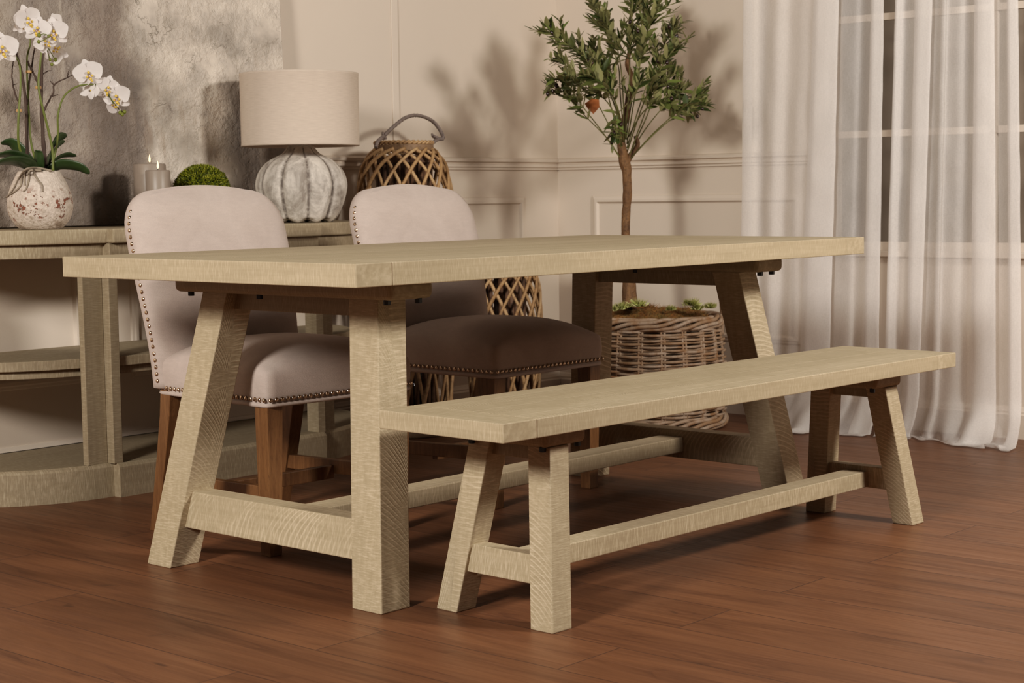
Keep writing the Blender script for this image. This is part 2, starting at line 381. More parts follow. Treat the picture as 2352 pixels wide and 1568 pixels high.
# ------------------------------------------------------------------ dining chairs
def nail_mesh():
    m = MB(); m.rings([[(r*math.cos(a),r*math.sin(a),z) for a in [2*PI*i/10 for i in range(10)]] for r,z in ((.0062,0),(.0057,.0020),(.0042,.0036),(.0019,.0045))])
    return m
def make_chair():
    root = thing('dining_chair','','chair')
    # seat: upholstered box with domed top
    hwf,hwb,yf,yb,zb,zs,dm = .251,.236,-.272,.218,.386,.478,.066
    n = 28; m = MB(); vs = []; fs = []
    def edge_w(y): return lerp(hwf,hwb,(y-yf)/(yb-yf))
    def shp(q): return math.copysign(1-max(0,1-abs(q))**1.35, q)
    def P(u,v,inset=0):
        u,v = shp(u),shp(v)
        y = lerp(yf,yb,(v+1)/2); x = u*edge_w(y)
        # slightly rounded plan corners
        c = max(0,abs(u)-.93)/.07*max(0,abs(v)-.93)/.07
        return x*(1-.022*c), y*(1-.024*c)
    for j in range(n+1):
        for i in range(n+1):
            u,v = 2*i/n-1, 2*j/n-1; x,y = P(u,v); su,sv = abs(shp(u)),abs(shp(v))
            z = zs + dm*((1-su**3.2)**.62)*(1-sv**3.4)**.60 if su < 1 and sv < 1 else zs
            vs.append((x,y,z))
    for j in range(n):
        for i in range(n):
            a = j*(n+1)+i; fs.append((a,a+1,a+n+2,a+n+1))
    m.add(vs,fs)
    ring = [i for i in range(n)]+[j*(n+1)+n for j in range(n)]+[n*(n+1)+n-i for i in range(n)]+[(n-j)*(n+1) for j in range(n)]
    base = [Vector(vs[i]) for i in ring]; rs = [base]
    for dz,o in ((.012,.0035),(.035,.005),(.060,.004),(.076,.002),(.0795,-.001),(.081,.003),(.088,.0045),(.0915,.001)):
        rs.append([Vector((p.x*(1+o/.25), p.y+(o if p.y > 0 else -o)*min(1,abs(p.y+.03)/.2), zs-dz)) for p in base])
    N = len(base); off = len(m.v)
    m.add([p for r in rs for p in r], [(k*N+i,k*N+(i+1)%N,(k+1)*N+(i+1)%N,(k+1)*N+i) for k in range(len(rs)-1) for i in range(N)]+[tuple((len(rs)-1)*N+i for i in range(N))])
    seat = m.build('seat', m_fab, root, smooth=True)
    # weld dome and sides
    import bmesh
    bm = bmesh.new(); bm.from_mesh(seat.data); bmesh.ops.remove_doubles(bm, verts=bm.verts, dist=1e-5); bmesh.ops.recalc_face_normals(bm, faces=bm.faces); bm.to_mesh(seat.data); bm.free()
    # backrest
    z0,z1,tt = .405,.938,.022
    def yc(z): q = (z-z0)/(z1-z0); return .208+.066*q+.050*q*q
    def hw(z):
        w = lerp(.243,.262,sstep(.45,.80,z)); r = .118
        if z > z1-r: q = (z-(z1-r))/r; w = w-r*.92+r*.92*math.sqrt(max(0,1-q**2.15))
        return w
    nu,nv = 26,34; F,Bk = [],[]
    for j in range(nv+1):
        v = j/nv; v = v if v < .7 else .7+.3*(1-max(0,1-(v-.7)/.3)**1.7)
        z = lerp(z0,z1,v); w = hw(z); rf,rb = [],[]
        for i in range(nu+1):
            u = 2*i/nu-1; u = math.copysign(1-max(0,1-abs(u))**1.5,u)
            e = (1-abs(u)**4)**.7 if abs(u) < 1 else 0
            e2 = sstep(0,.10,1-v)**.7; zz = z + .013*(1-u*u)*v**6
            rf.append((u*w, yc(z)-tt-.030*e*e2, zz)); rb.append((u*w, yc(z)+tt+.010*e*e2, zz))
        F.append(rf); Bk.append(rb)
    m = MB(); loops = []
    rim = lambda G: [G[0][i] for i in range(nu+1)]+[G[j][nu] for j in range(1,nv+1)]+[G[nv][i] for i in range(nu-1,-1,-1)]+[G[j][0] for j in range(nv-1,0,-1)]
    for G in (F,Bk):
        vv = [p for r in G for p in r]; m.add(vv,[(j*(nu+1)+i,j*(nu+1)+i+1,(j+1)*(nu+1)+i+1,(j+1)*(nu+1)+i) for j in range(nv) for i in range(nu)])
    a,b_ = rim(F),rim(Bk); cx = lambda p,s: (p[0]*(1+s),p[1],p[2])
    mids = [[tuple(lerp(p[k],q[k],t)+(0 if k != 0 else 0) for k in range(3)) for p,q in zip(a,b_)] for t in (0,.12,.5,.88,1)]
    for idx,g in ((1,.006),(2,.010),(3,.006)):
        mids[idx] = [((p[0]*(1+g/.28)),p[1],p[2]+(g*.6 if p[2] > .85 else 0)) for p in mids[idx]]
    m.rings(mids, cap0=False, cap1=False)
    back = m.build('backrest', m_fab, root, smooth=True)
    bm = bmesh.new(); bm.from_mesh(back.data); bmesh.ops.remove_doubles(bm, verts=bm.verts, dist=1e-5); bmesh.ops.recalc_face_normals(bm, faces=bm.faces); bm.to_mesh(back.data); bm.free()
    # legs
    def taper(pts):
        return MB().rings([[(cx_+sx*w,cy_+sy*w,z) for sx,sy in ((-1,-1),(1,-1),(1,1),(-1,1))] for cx_,cy_,z,w in pts])
    for sx in (-1,1):
        taper([(sx*.222,-.238,0,.0195),(sx*.222,-.241,.39,.026)]).build('leg', m_leg, root, bevel=.002)
        taper([(sx*.217,.266,0,.0175),(sx*.217,.244,.09,.019),(sx*.217,.214,.22,.021),(sx*.217,.192,.33,.022),(sx*.217,.184,.40,.0225)]).build('leg', m_leg, root, bevel=.002)
        MB().hexa([(sx*.216-.011,-.225,.138),(sx*.216+.011,-.225,.138),(sx*.214+.011,.225,.126),(sx*.214-.011,.225,.126)],
                  [(sx*.216-.011,-.225,.178),(sx*.216+.011,-.225,.178),(sx*.214+.011,.225,.166),(sx*.214-.011,.225,.166)]).build('side_rail', m_leg, root, bevel=.002)
    MB().box(-.206,.206,.008,.030,.118,.156).build('cross_rail', m_leg, root, bevel=.002)
    # nail heads
    nm = nail_mesh().build('nailhead', m_nail, seat, smooth=True); first = [True]; hid = MB()
    base_me = nm.data
    def place(p, nrm, par):
        nrm = Vector(nrm).normalized(); q = nrm.to_track_quat('Z','Y')
        if first[0]: o = nm; first[0] = False
        else: o = nm.copy(); col.objects.link(o)
        o.parent = par; o.location = p; o.rotation_mode = 'QUATERNION'; o.rotation_quaternion = q
    sp = .0186; k = int((2*hwf-.012)/sp)
    for i in range(k+1): place((-hwf+.007+i*(2*hwf-.014)/k, yf-.0045, .4065),(0,-1,0),seat)
    k = int((yb-yf-.02)/sp)
    def hidden(p):
        q = nail_mesh(); M = Vector((1,0,0)).to_track_quat('Z','Y').to_matrix()
        hid.add([M@Vector(v)+Vector(p) for v in q.v], q.f)
    for i in range(k+1):
        y = yf+.008+i*(yb-yf-.014)/k; w = edge_w(y)*1.0155
        place((-w,y,.4065),(-1,0,0),seat); hidden((w,y,.4065))
    z = .425
    while z < z1-.04:
        w = hw(z); p = Vector((-w-.0065, yc(z)-.008, z)); w2 = hw(z+.01); nz = (w2-w)/.01
        place(p,(-1,-.25,max(-.0,-nz)),back); hidden((w+.0085,yc(z)-.004,z)); z += sp*max(.55,1-.3*max(0,-nz))
    ho = hid.build('nailhead_trim', m_nail, root, smooth=True); ho['kind'] = 'stuff'
    return root
ch = make_chair(); ch.location = (.644,1.002,0); ch.rotation_euler.z = math.radians(-2.0)
ch['label'] = 'greige upholstered dining chair behind the table, nearest the orchid and candles'; ch['group'] = 'nailhead trimmed dining chairs'
def dup(o, parent=None):
    c = o.copy(); col.objects.link(c)
    if parent: c.parent = parent
    for q in list(o.children): dup(q, c)
    return c
ch2 = dup(ch); ch2.location = (1.476,.987,0); ch2.rotation_euler.z = math.radians(-.3)
ch2['label'] = 'greige upholstered dining chair behind the table, in front of the willow lanterns'

# ------------------------------------------------------------------ console table
cs = thing('console_table','limewashed oak console table with rounded ends and a middle shelf against the back wall','console table')
XS,XE,YF,YBK = .683,1.545,1.793,2.285
def outline(o, block=True, n=22):
    a,b = .48-o, (YBK-(YF+.032))-o; p = []
    for i in range(n+1):
        q = PI/2*(1-i/n); p.append((XS-a*math.sin(q), YBK-b*math.cos(q)))
    if block: p += [(XS,YF+o),(XE,YF+o)]
    for i in range(n+1):
        q = PI/2*i/n; p.append((XE+a*math.sin(q), YBK-b*math.cos(q)))
    return p
m_con = wood('console wood','Z',None,lightness=.80,streak=.9)
m_cont = wood('console top wood','X',None,lightness=.85,streak=.6)
m_conv = wood('console band wood','X',None,lightness=.82,streak=1.2)
MB().extrude(outline(-.004),.786,.831).build('tabletop', m_conv, cs, bevel=.005, ang=50)
MB().extrude(outline(.018),.744,.786).build('apron', m_conv, cs, bevel=.002, ang=50)
MB().extrude(outline(.036),.404,.434).build('middle_shelf', m_conv, cs, bevel=.002, ang=50)
MB().extrude(outline(.058),.378,.404).build('shelf_apron', m_conv, cs, bevel=.002, ang=50)
pl = MB(); o0,o1 = outline(0),outline(.006); n_ = len(o0)
pl.rings([[(x,y,0) for x,y in o0],[(x,y,.094) for x,y in o0],[(x,y,.101) for x,y in outline(.004)],[(x,y,.106) for x,y in outline(.012)],[(x,y,.104) for x,y in outline(.018)]])
pl.build('plinth', m_conv, cs)
for s in (0,1):
    mx = (lambda x: XS+XE-x) if s else (lambda x: x)
    def bx(x0,x1,*r):
        a_,b_ = sorted((mx(x0),mx(x1))); return MB().box(a_,b_,*r)
    bx(.600,.672,YF+.046,YF+.072,.1045,.746).build('post', m_con, cs, bevel=.002)
    bx(.6725,.706,YF+.014,YF+.072,.1045,.746).build('post', m_con, cs, bevel=.002)

# ------------------------------------------------------------------ painting
def painting_mat():
    t = NT('plaster painting'); v = t.obj; x,y,z = t.sep(v)
    wob = t.noise(v, 4, 4, .6); wx = t.math('ADD', x, t.math('MULTIPLY', t.math('SUBTRACT', wob,.5), .22))
    wz = t.math('ADD', z, t.math('MULTIPLY', t.math('SUBTRACT', t.noise(t.mapv(v,(1,1,1),(5,2,1)),5,4),.5), .22))
    streak = t.noise(t.mapv(v,(28,28,1.6)), 1, 4, .6)
    cloud = t.noise(v, 5.5, 5, .62)
    A = (.40,.335,.28); Lt = (.78,.69,.59); Dk = (.20,.155,.12); Gy = (.23,.195,.17)
    blk = t.noise(t.mapv(v,(3.2,3.2,1.7)), 1, 6, .62); c = t.mix(t.mr(t.math('ADD', t.math('MULTIPLY',cloud,.5), t.math('MULTIPLY',blk,.5)),.40,.58), A, Gy)
    light = t.math('MULTIPLY', t.mr(wx,.60,.70), t.mr(wx,1.08,.98))
    light = t.math('MAXIMUM', light, t.math('MULTIPLY', t.mr(wx,.60,.75), t.mr(wz,.45,.54)))
    c = t.mix(t.math('MULTIPLY', light, t.mr(cloud,.34,.66,1,.30)), c, Lt)
    dk = t.math('MULTIPLY', t.mr(wx,.40,.47), t.mr(wx,.66,.56)); c = t.mix(t.math('MULTIPLY', dk, t.mr(streak,.3,.65,.35,.8)), c, (.20,.155,.125))
    low = t.math('MULTIPLY', t.mr(wz,.26,.08), t.mr(wx,.72,.58)); c = t.mix(t.math('MULTIPLY', low, .5), c, Dk)  # pot and plant shadow painted into the canvas colour, lower left
    li = t.math('MULTIPLY', t.mr(wx,.22,.08), t.mr(wz,.25,.4)); c = t.mix(t.math('MULTIPLY', li, .5), c, (.47,.39,.31))
    c = t.mix(t.mr(streak,.55,.75,0,.35), c, (.62,.53,.43))
    c = t.mix(t.mr(t.noise(t.mapv(v,(9,9,2),(2,0,1)),1,4,.65),.60,.74,0,.6), c, (.26,.17,.11))
    # broken plaster ridges
    vo = t.n('ShaderNodeTexVoronoi', feature='DISTANCE_TO_EDGE'); dv = t.n('ShaderNodeVectorMath', operation='MULTIPLY_ADD')
    t.set(dv.inputs[0], t.noise(v, 7, 5, .7, out='Color')); dv.inputs[1].default_value = (.35,.35,.35); t.set(dv.inputs[2], v)
    t.set(vo.inputs['Vector'], dv.outputs[0]); vo.inputs['Scale'].default_value = 6
    gate = t.mr(t.noise(t.mapv(v,(1,1,1),(9,4,3)), 7, 3), .55, .68)
    rid = t.math('MULTIPLY', t.mr(vo.outputs[0],.0,.022,1,0), gate)
    c = t.mix(t.math('MULTIPLY', rid,.30), c, (.58,.50,.42))
    fine = t.noise(v, 70, 5, .65); ter = t.mr(t.noise(v, 8, 6, .7, 0), .40, .60)
    h = t.math('ADD', t.math('MULTIPLY', rid, .5), t.math('ADD', t.math('MULTIPLY', fine,.16), t.math('MULTIPLY', ter, .75)))
    t.bsdf(c, .5, t.bump(h, .0065), Specular_IOR_Level=.4); return t.m
# painting leans back on the wall: built in its own tilted space
pt = MB().box(0,1.30,-.036,0,0,1.35).build('canvas_painting', painting_mat(), bevel=.003)
pt.location = (.497,2.268,.8325); pt.rotation_euler = (math.radians(-2.6),0,0)
tag(pt,'large grey and cream textured plaster abstract painting leaning behind the orchid','painting')

# ------------------------------------------------------------------ table lamp
def lamp():
    root = thing('table_lamp','table lamp with whitewashed ribbed gourd base and drum shade of cream linen','lamp',(1.628,1.985,.8312))
    t = NT('whitewashed ceramic'); v = t.obj
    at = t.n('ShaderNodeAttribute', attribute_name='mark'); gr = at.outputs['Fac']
    n1 = t.noise(t.mapv(v,(1,1,.55)), 16, 5, .65, .6); n2 = t.noise(v, 90, 3)
    c = t.mix(t.mr(n1,.40,.66), (.70,.64,.57), (.30,.26,.225)); c = t.mix(t.mr(n2,.5,.75,0,.3), c, (.25,.22,.19))
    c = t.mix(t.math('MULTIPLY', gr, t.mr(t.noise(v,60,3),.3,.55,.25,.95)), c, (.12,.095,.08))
    t.bsdf(c, .75, t.bump(t.math('ADD', n2, n1), .002)); mc = t.m
    prof = [(.105,0),(.118,.008),(.138,.04),(.155,.085),(.1635,.125),(.160,.155),(.147,.185),(.122,.212),(.092,.230),(.068,.242),(.055,.256),(.046,.268),(.038,.271),(.020,.272)]
    prof = [(p.x,p.y) for p in spline([Vector((r,z,0)) for r,z in prof], 44)]
    seg,nl = 180,10; rings,att = [],[]
    for r,z in prof:
        dep = .045*sstep(0,.02,z)*sstep(.268,.20,z)+.03; rg = []
        for i in range(seg):
            a = 2*PI*i/seg; q = abs(math.cos((a+.25)*nl/2)); lob = 1-dep*(.28*q**2+.85*q**16)
            scal = 1.0 if z > .012 else 1-.0*q
            rg.append((r*lob*scal*math.cos(a), r*lob*scal*math.sin(a), z+(.010*(q**2) if z < .012 else 0)))
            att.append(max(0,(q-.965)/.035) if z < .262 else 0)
        rings.append(rg)
    MB().rings(rings, att=att).build('base', mc, root, smooth=True)
    mm = plain('polished nickel', (.75,.70,.65), .15, Metallic=1.0)
    MB().lathe([(.030,.2722),(.030,.277),(.009,.278),(.009,.315),(.017,.316),(.017,.36),(.006,.361)],24).build('neck', mm, root, smooth=False)
    t = NT('linen shade'); v = t.obj; x,y,z = t.sep(v)
    ang = t.math('ARCTAN2', y, x); lv = t.comb(t.math('MULTIPLY',ang,6), 0, t.math('MULTIPLY',z,420))
    wv = t.noise(lv,1,3,.6); wh = t.noise(t.comb(t.math('MULTIPLY',ang,90),0,t.math('MULTIPLY',z,20)),1,2)
    c = t.mix(t.mr(wv,.35,.7), (.74,.63,.53), (.65,.545,.455)); c = t.mix(t.mr(wh,.5,.75,0,.22), c, (.76,.65,.55))
    b = t.bsdf(c, .9, t.bump(wv,.0004), Specular_IOR_Level=.1)
    tr = t.n('ShaderNodeBsdfTranslucent'); t.set(tr.inputs[0], c); mxs = t.n('ShaderNodeMixShader'); mxs.inputs[0].default_value = .18
    t.t.links.new(b.outputs[0], mxs.inputs[1]); t.t.links.new(tr.outputs[0], mxs.inputs[2]); t.t.links.new(mxs.outputs[0], t.out.inputs[0])
    R0,R1,zb,zt = .2075,.2085,.268,.522
    MB().rings([[(r*math.cos(a),r*math.sin(a),z_) for a in [2*PI*i/96 for i in range(96)]] for r,z_ in ((R0-.003,zb+.0),(R0+.0008,zb),(R0+.0008,zb+.006),(R0,zb+.008),(R1,zt-.008),(R1+.0008,zt-.006),(R1+.0008,zt),(R1-.003,zt),(R1-.003,zt-.004),(R0-.003,zb))], cap0=False, cap1=False).build('lamp_shade', t.m, root, smooth=True)
    sp = MB()
    for k_ in range(3):
        a = k_*2*PI/3+.3; sp.tube([(0,0,.345),(R0*.97*math.cos(a),R0*.97*math.sin(a),.345)],.002,6)
    sp.build('shade_carrier', mm, root)
lamp()

# ------------------------------------------------------------------ candles and boxwood ball
def candle(x,y,r,h,label):
    root = thing('pillar_candle',label,'candle',(x,y,.8312))
    mw = plain('taupe wax', (.30,.245,.20), .42, Subsurface_Weight=.0)
    MB().lathe([(r-.003,0),(r,.003),(r,h-.004),(r-.003,h),(r-.010,h-.001),(r-.016,h-.008),(.002,h-.009)],48).build('wax', mw, root, smooth=True, bevel=0)
    MB().tube([(0,0,h-.010),(.0005,0,h-.002),(.001,0,h+.006)],.0013,6).build('wick', m_black, root)
    t = NT('flame'); e = t.n('ShaderNodeEmission'); e.inputs[0].default_value = (1,.80,.50,1); e.inputs[1].default_value = 1.7
    t.t.links.new(e.outputs[0], t.out.inputs[0])
    MB().lathe([(.0006,.004),(.0026,.007),(.0036,.012),(.0032,.018),(.0018,.025),(.0004,.031)],12,(.001,0,h)).build('flame', t.m, root, smooth=True)
candle(1.040,2.075,.053,.205,'taller thick taupe pillar candle with a lit flame, behind the slimmer one')
candle(.995,1.972,.040,.182,'shorter slim taupe pillar candle with a lit flame, in front of the thicker one')

def leaf_mat(name, cols, under, rough=.5, under_mix=True):
    t = NT(name); g = t.n('ShaderNodeNewGeometry'); r = g.outputs['Random Per Island']
    cr = t.n('ShaderNodeValToRGB'); t.set(cr.inputs[0], r); el = cr.color_ramp.elements
    for i,c in enumerate(cols):
        p = i/(len(cols)-1)
        e = el[i] if i < 2 else el.new(p)
        e.position = p; e.color = (*c,1)
    c = cr.outputs[0]
    if under: c = t.mix(t.math('MULTIPLY', g.outputs['Backfacing'], .8), c, under)
    b = t.bsdf(c, rough, Specular_IOR_Level=.35)
    tr = t.n('ShaderNodeBsdfTranslucent'); t.set(tr.inputs[0], c); mx = t.n('ShaderNodeMixShader'); mx.inputs[0].default_value = .22
    t.t.links.new(b.outputs[0], mx.inputs[1]); t.t.links.new(tr.outputs[0], mx.inputs[2]); t.t.links.new(mx.outputs[0], t.out.inputs[0]); return t.m
def ball():
    R = .104; m = MB(); rnd = random.Random(3)
    N = 2600
    for i in range(N):
        z = 1-2*(i+.5)/N; a = i*2.39996; s = math.sqrt(1-z*z); d = Vector((s*math.cos(a),s*math.sin(a),z))
        b = 1+.05*noise.noise(d*7); base = d*(R*.86*b); o = d.orthogonal().normalized()
        for k_ in range(4):
            ang = rnd.uniform(0,6.28); side = (Matrix.Rotation(ang,3,d)@o)
            dr = (d*rnd.uniform(.5,1.0)+side*rnd.uniform(.3,.9)).normalized(); w = dr.cross(d).normalized()*.0021
            ln = rnd.uniform(.008,.0155); p0 = base+side*.002; tip = p0+dr*ln
            mid = p0+dr*ln*.55
            m.add([p0-w*.4,p0+w*.4,mid+w,tip,mid-w],[(0,1,2,3,4)])
    root = thing('boxwood_ball','clipped green artificial boxwood ball on the console beside the candles','plant ball',(1.236,2.050,.937))
    MB().lathe([(R*.87*math.sin(PI*i/16)+1e-4, -R*.87*math.cos(PI*i/16)) for i in range(17)],32).build('core', plain('dark core',(.035,.045,.008),.9), root, smooth=True)
    m.build('foliage', leaf_mat('boxwood leaf',[(.07,.095,.008),(.16,.19,.012),(.27,.285,.02),(.36,.35,.035)],None), root)
ball()

# ------------------------------------------------------------------ potted orchid
def orchid():
    c0 = Vector((.552,1.975,.8312)); root = thing('potted_orchid','white orchid with arching stems in a speckled white clay pot','potted plant',c0)
    t = NT('speckled pot'); v = t.obj; z = t.sep(v)[2]
    n1 = t.noise(v, 38, 4, .7); n2 = t.noise(v, 120, 3); n3 = t.noise(t.mapv(v,(1,1,1),(4,2,9)), 24, 4, .65)
    c = t.mix(t.mr(n2,.35,.7), (.66,.57,.49), (.50,.42,.35))
    low = t.mr(z,.13,.01); c = t.mix(t.math('MULTIPLY', t.mr(n1,.5,.62), t.math('MULTIPLY', low, .8)), c, (.30,.225,.16))
    band = t.math('MULTIPLY', t.mr(z,.018,.04), t.mr(z,.135,.10))
    spot = t.math('MULTIPLY', t.mr(n3,.575,.595), band); c = t.mix(spot, c, (.23,.085,.05))
    sp2 = t.mr(t.noise(t.mapv(v,(1,1,1),(1,7,3)),70,3,.6),.62,.64); c = t.mix(t.math('MULTIPLY', sp2, t.math('MULTIPLY', band,.8)), c, (.20,.085,.055))
    t.bsdf(c, .85, t.bump(t.math('ADD',n1,t.math('SUBTRACT',n2,spot)), .003)); 
    pr = [(.054,0),(.064,.003),(.082,.022),(.0945,.048),(.0985,.074),(.0955,.100),(.0865,.128),(.0745,.154),(.0635,.1755),(.0605,.178),(.057,.175),(.055,.165)]
    pr2 = spline([Vector((r,zz,0)) for r,zz in pr[:9]], 30)
    MB().lathe([(p.x,p.y) for p in pr2]+pr[9:],64).build('pot', t.m, root, smooth=True)
    MB().lathe([(.057,.160),(.03,.166),(.004,.168)],32,cap=True).build('moss', plain('dark moss',(.07,.06,.03),.95), root, smooth=True)
    W = lambda px,py,Y=1.975: atY(px,py,Y)-c0
    m_st = plain('orchid stem green',(.135,.16,.03),.5); m_tw = plain('dry twig',(.085,.055,.042),.85); m_rt = plain('aerial root',(.30,.245,.185),.8)
    top = .165
    stems = [([(122,395,1.95),(118,330,1.95),(90,210,1.95),(92,150,1.96),(98,110,1.96),(110,80,1.95)],.0042),
             ([(72,395,1.99),(45,340,1.98),(42,280,1.97),(47,200,1.97),(45,150,1.97),(32,125,1.97),(8,100,1.96)],.0038),
             ([(90,395,2.0),(72,330,2.0),(66,250,2.0),(62,140,1.99),(70,95,1.98),(62,50,1.97)],.0036),
             ([(112,395,1.97),(125,360,1.97),(133,310,1.96),(133,265,1.95),(145,225,1.94),(168,203,1.93),(198,194,1.92),(235,200,1.91),(262,238,1.90),(282,258,1.90)],.0035)]
    for pts,r in stems:
        P = spline([W(*p) for p in pts], 40); MB().tube(P,[lerp(r,r*.62,i/39) for i in range(40)],8).build('flower_stem', m_st, root, smooth=True)
    twigs = [([(62,395,2.01),(62,300,2.01),(58,220,2.0),(45,150,1.99),(30,88,1.98)],.0062,.003),
             ([(105,395,1.99),(100,320,1.99),(95,250,1.99),(97,150,1.98),(97,100,1.98)],.0075,.003),
             ([(62,240,2.0),(70,170,2.0),(80,110,1.99)],.004,.002),
             ([(95,270,1.99),(110,235,1.98),(122,215,1.98),(124,195,1.98),(140,185,1.97),(155,178,1.97),(172,168,1.96)],.0035,.0012),
             ([(118,222,1.98),(133,217,1.98)],.002,.001),([(124,195,1.98),(116,186,1.98)],.002,.001),([(155,178,1.97),(157,163,1.97)],.002,.001),
             ([(45,240,2.0),(32,205,2.0),(28,165,2.0),(31,140,2.0)],.0032,.0015),([(31,195,2.0),(40,192,2.0)],.0015,.0008),
             ([(99,170,1.985),(110,163,1.98),(118,162,1.98)],.002,.001),([(62,140,1.99),(80,175,1.99),(92,210,1.99)],.0035,.003)]
    for pts,a,b in twigs:
        n = 16; P = spline([W(*p) for p in pts], n)
        P = [p+Vector((random.uniform(-1,1),random.uniform(-1,1),0))*.0012 for p in P]
        MB().tube(P,[lerp(a,b,i/(n-1))*random.uniform(.88,1.12) for i in range(n)],7).build('twig', m_tw, root, smooth=True)
    m_ti = plain('raffia tie',(.50,.30,.13),.7)
    for px,py,Y in ((66,165,1.99),(88,201,1.96),(44,254,1.975)):
        p = W(px,py,Y); MB().lathe([(.0085,-.004),(.0092,0),(.0085,.004)],10,p).build('tie', m_ti, root)
    # roots over the rim
    for pts in ([(118,393),(85,385),(60,388),(45,405),(30,432),(18,448),(2,453)],[(100,390),(70,386),(52,400),(47,425),(32,440),(22,446)],[(95,392),(68,392),(66,412),(60,432),(52,440)],[(95,390),(78,396),(86,412),(96,424),(98,440)],[(110,390),(58,390),(56,408),(57,425)]):
        P = []
        for i,(px,py) in enumerate(pts):
            p = W(px,py,1.90 if i > 1 else 1.94)
            if p.z < .178:                        # hug the pot wall
                zz = max(0,min(.176,p.z)); rr = None
                for q0,q1 in zip(pr2[:-1],pr2[1:]):
                    if q0.y <= zz <= q1.y: rr = lerp(q0.x,q1.x,(zz-q0.y)/max(1e-6,q1.y-q0.y))
                rr = (rr or .066)+.004; d = Vector((p.x,p.y,0)); vdir = Vector((CAM.x-c0.x,CAM.y-c0.y,0)).normalized()
                lat = Vector((-vdir.y,vdir.x,0)); s_ = max(-rr,min(rr,lat.dot(d))); dep = math.sqrt(max(0,rr*rr-s_*s_)); q = lat*s_+vdir*dep; p = Vector((q.x,q.y,p.z))
            P.append(p)
        n = 22; P = spline(P,n); MB().tube(P,[lerp(.0038,.0018,i/(n-1)) for i in range(n)],6).build('root', m_rt, root, smooth=True)
    MB().tube(spline([W(128,398,2.03),W(150,408,2.03),W(165,413,2.03)],8),.0017,6).build('root', m_rt, root, smooth=True)
    # strap leaves
    t = NT('orchid leaf'); n1 = t.noise(t.obj, 20, 3); cc = t.mix(t.mr(n1,.3,.7), (.022,.045,.012), (.040,.072,.020)); t.bsdf(cc, .38, Specular_IOR_Level=.5); m_lf = t.m
    def strap(pts, wid, roll=.5):
        n = 22; P = spline([W(*p) for p in pts], n); m = MB(); rows = []
        for i in range(n):
            q = i/(n-1); T_ = (P[min(i+1,n-1)]-P[max(i-1,0)]).normalized()
            side = T_.cross(Vector((0,0,1))).normalized(); up = side.cross(T_).normalized()
            w = wid*(.55+.45*math.sin(PI*min(1,q*1.15)**.8))*math.sqrt(max(0,1-max(0,(q-.72)/.28)**2.2)) + .0012
            sd = (side*math.cos(roll)+up*math.sin(roll)); nn = sd.cross(T_)
            rows.append([P[i]+sd*(w*u)+nn*(w*.28*abs(u)**1.6) for u in (-1,-.6,-.25,0,.25,.6,1)])
        m.rings(rows, close=False, cap0=False, cap1=False); o = m.build('leaf', m_lf, root, smooth=True)
        s_ = o.modifiers.new('solid','SOLIDIFY'); s_.thickness = .0022
    strap([(112,392,1.97),(140,380,1.95),(180,384,1.93),(206,398,1.92)],.020,.75)
    strap([(108,392,1.98),(125,370,1.99),(150,358,2.0),(175,358,2.0)],.018,.5)
    strap([(108,392,1.99),(118,350,2.03),(135,320,2.05),(153,312,2.06)],.025,1.0)
    strap([(108,392,2.0),(120,360,2.02),(135,335,2.04),(148,325,2.05)],.020,.9)
    strap([(85,392,2.0),(60,365,2.02),(30,330,2.03),(2,328,2.04)],.020,-.8)
    strap([(80,388,1.97),(55,368,1.95),(20,355,1.94),(-25,362,1.93)],.020,-.6)
    strap([(85,390,1.95),(60,376,1.92),(20,370,1.9),(-30,382,1.89)],.019,-.75)
    strap([(92,392,1.96),(90,370,1.95),(88,350,1.945),(86,345,1.94)],.014,.2)
    # flowers
    t = NT('orchid petal'); n1 = t.noise(t.obj, 30, 2); cc = t.mix(t.mr(n1,.3,.7), (.86,.82,.80), (.80,.75,.73))
    b = t.bsdf(cc, .55, Specular_IOR_Level=.25); tr = t.n('ShaderNodeBsdfTranslucent'); t.set(tr.inputs[0], cc); mx = t.n('ShaderNodeMixShader'); mx.inputs[0].default_value = .35
    t.t.links.new(b.outputs[0], mx.inputs[1]); t.t.links.new(tr.outputs[0], mx.inputs[2]); t.t.links.new(mx.outputs[0], t.out.inputs[0]); m_pe = t.m
    m_li = plain('yellow lip',(.72,.50,.10),.5); m_pk = plain('pink speck',(.45,.14,.18),.6); m_bd = plain('orchid bud',(.17,.19,.03),.45)
    vd = (Vector((CAM.x,CAM.y,1.5))-Vector((c0.x,c0.y,1.5))).normalized()
    def petal(m, M, ln, wd, ang, tilt, cup):
        n,k_ = 9,7; rows = []
        for i in range(n):
            q = i/(n-1); w = wd*math.sin(PI*(.06+.90*q)**.75)**.75; row = []
            for j in range(k_):
                u = 2*j/(k_-1)-1; r_ = .004+ln*q
                p = Vector((u*w, r_, tilt*r_*q+cup*(u*u)*w*.6-.15*cup*q*q*ln))
                p = Matrix.Rotation(ang,3,'Z')@p; row.append(M@p)
            rows.append(row)
        m.rings(rows, close=False, cap0=False, cap1=False)
    def flower(px,py,Y,size,yaw,pitch,roll=0):
        c = W(px,py,Y); zax = vd.copy(); zax = Matrix.Rotation(yaw,3,'Z')@zax
        xax = Vector((0,0,1)).cross(zax).normalized(); zax = Matrix.Rotation(pitch,3,xax)@zax; yax = zax.cross(xax)
        R3 = Matrix((xax,yax,zax)).transposed()@Matrix.Rotation(roll,3,'Z'); M = Matrix.Translation(c)@R3.to_4x4()
        m = MB(); s = size
        for a in (0,2.35,-2.35): petal(m,M,.033*s,.0135*s,a,-.12,.25)          # sepals
        M2 = M@Matrix.Translation((0,0,.0025))
        for a in (1.22,-1.22): petal(m,M2,.034*s,.0225*s,a,.05,.22)            # broad petals
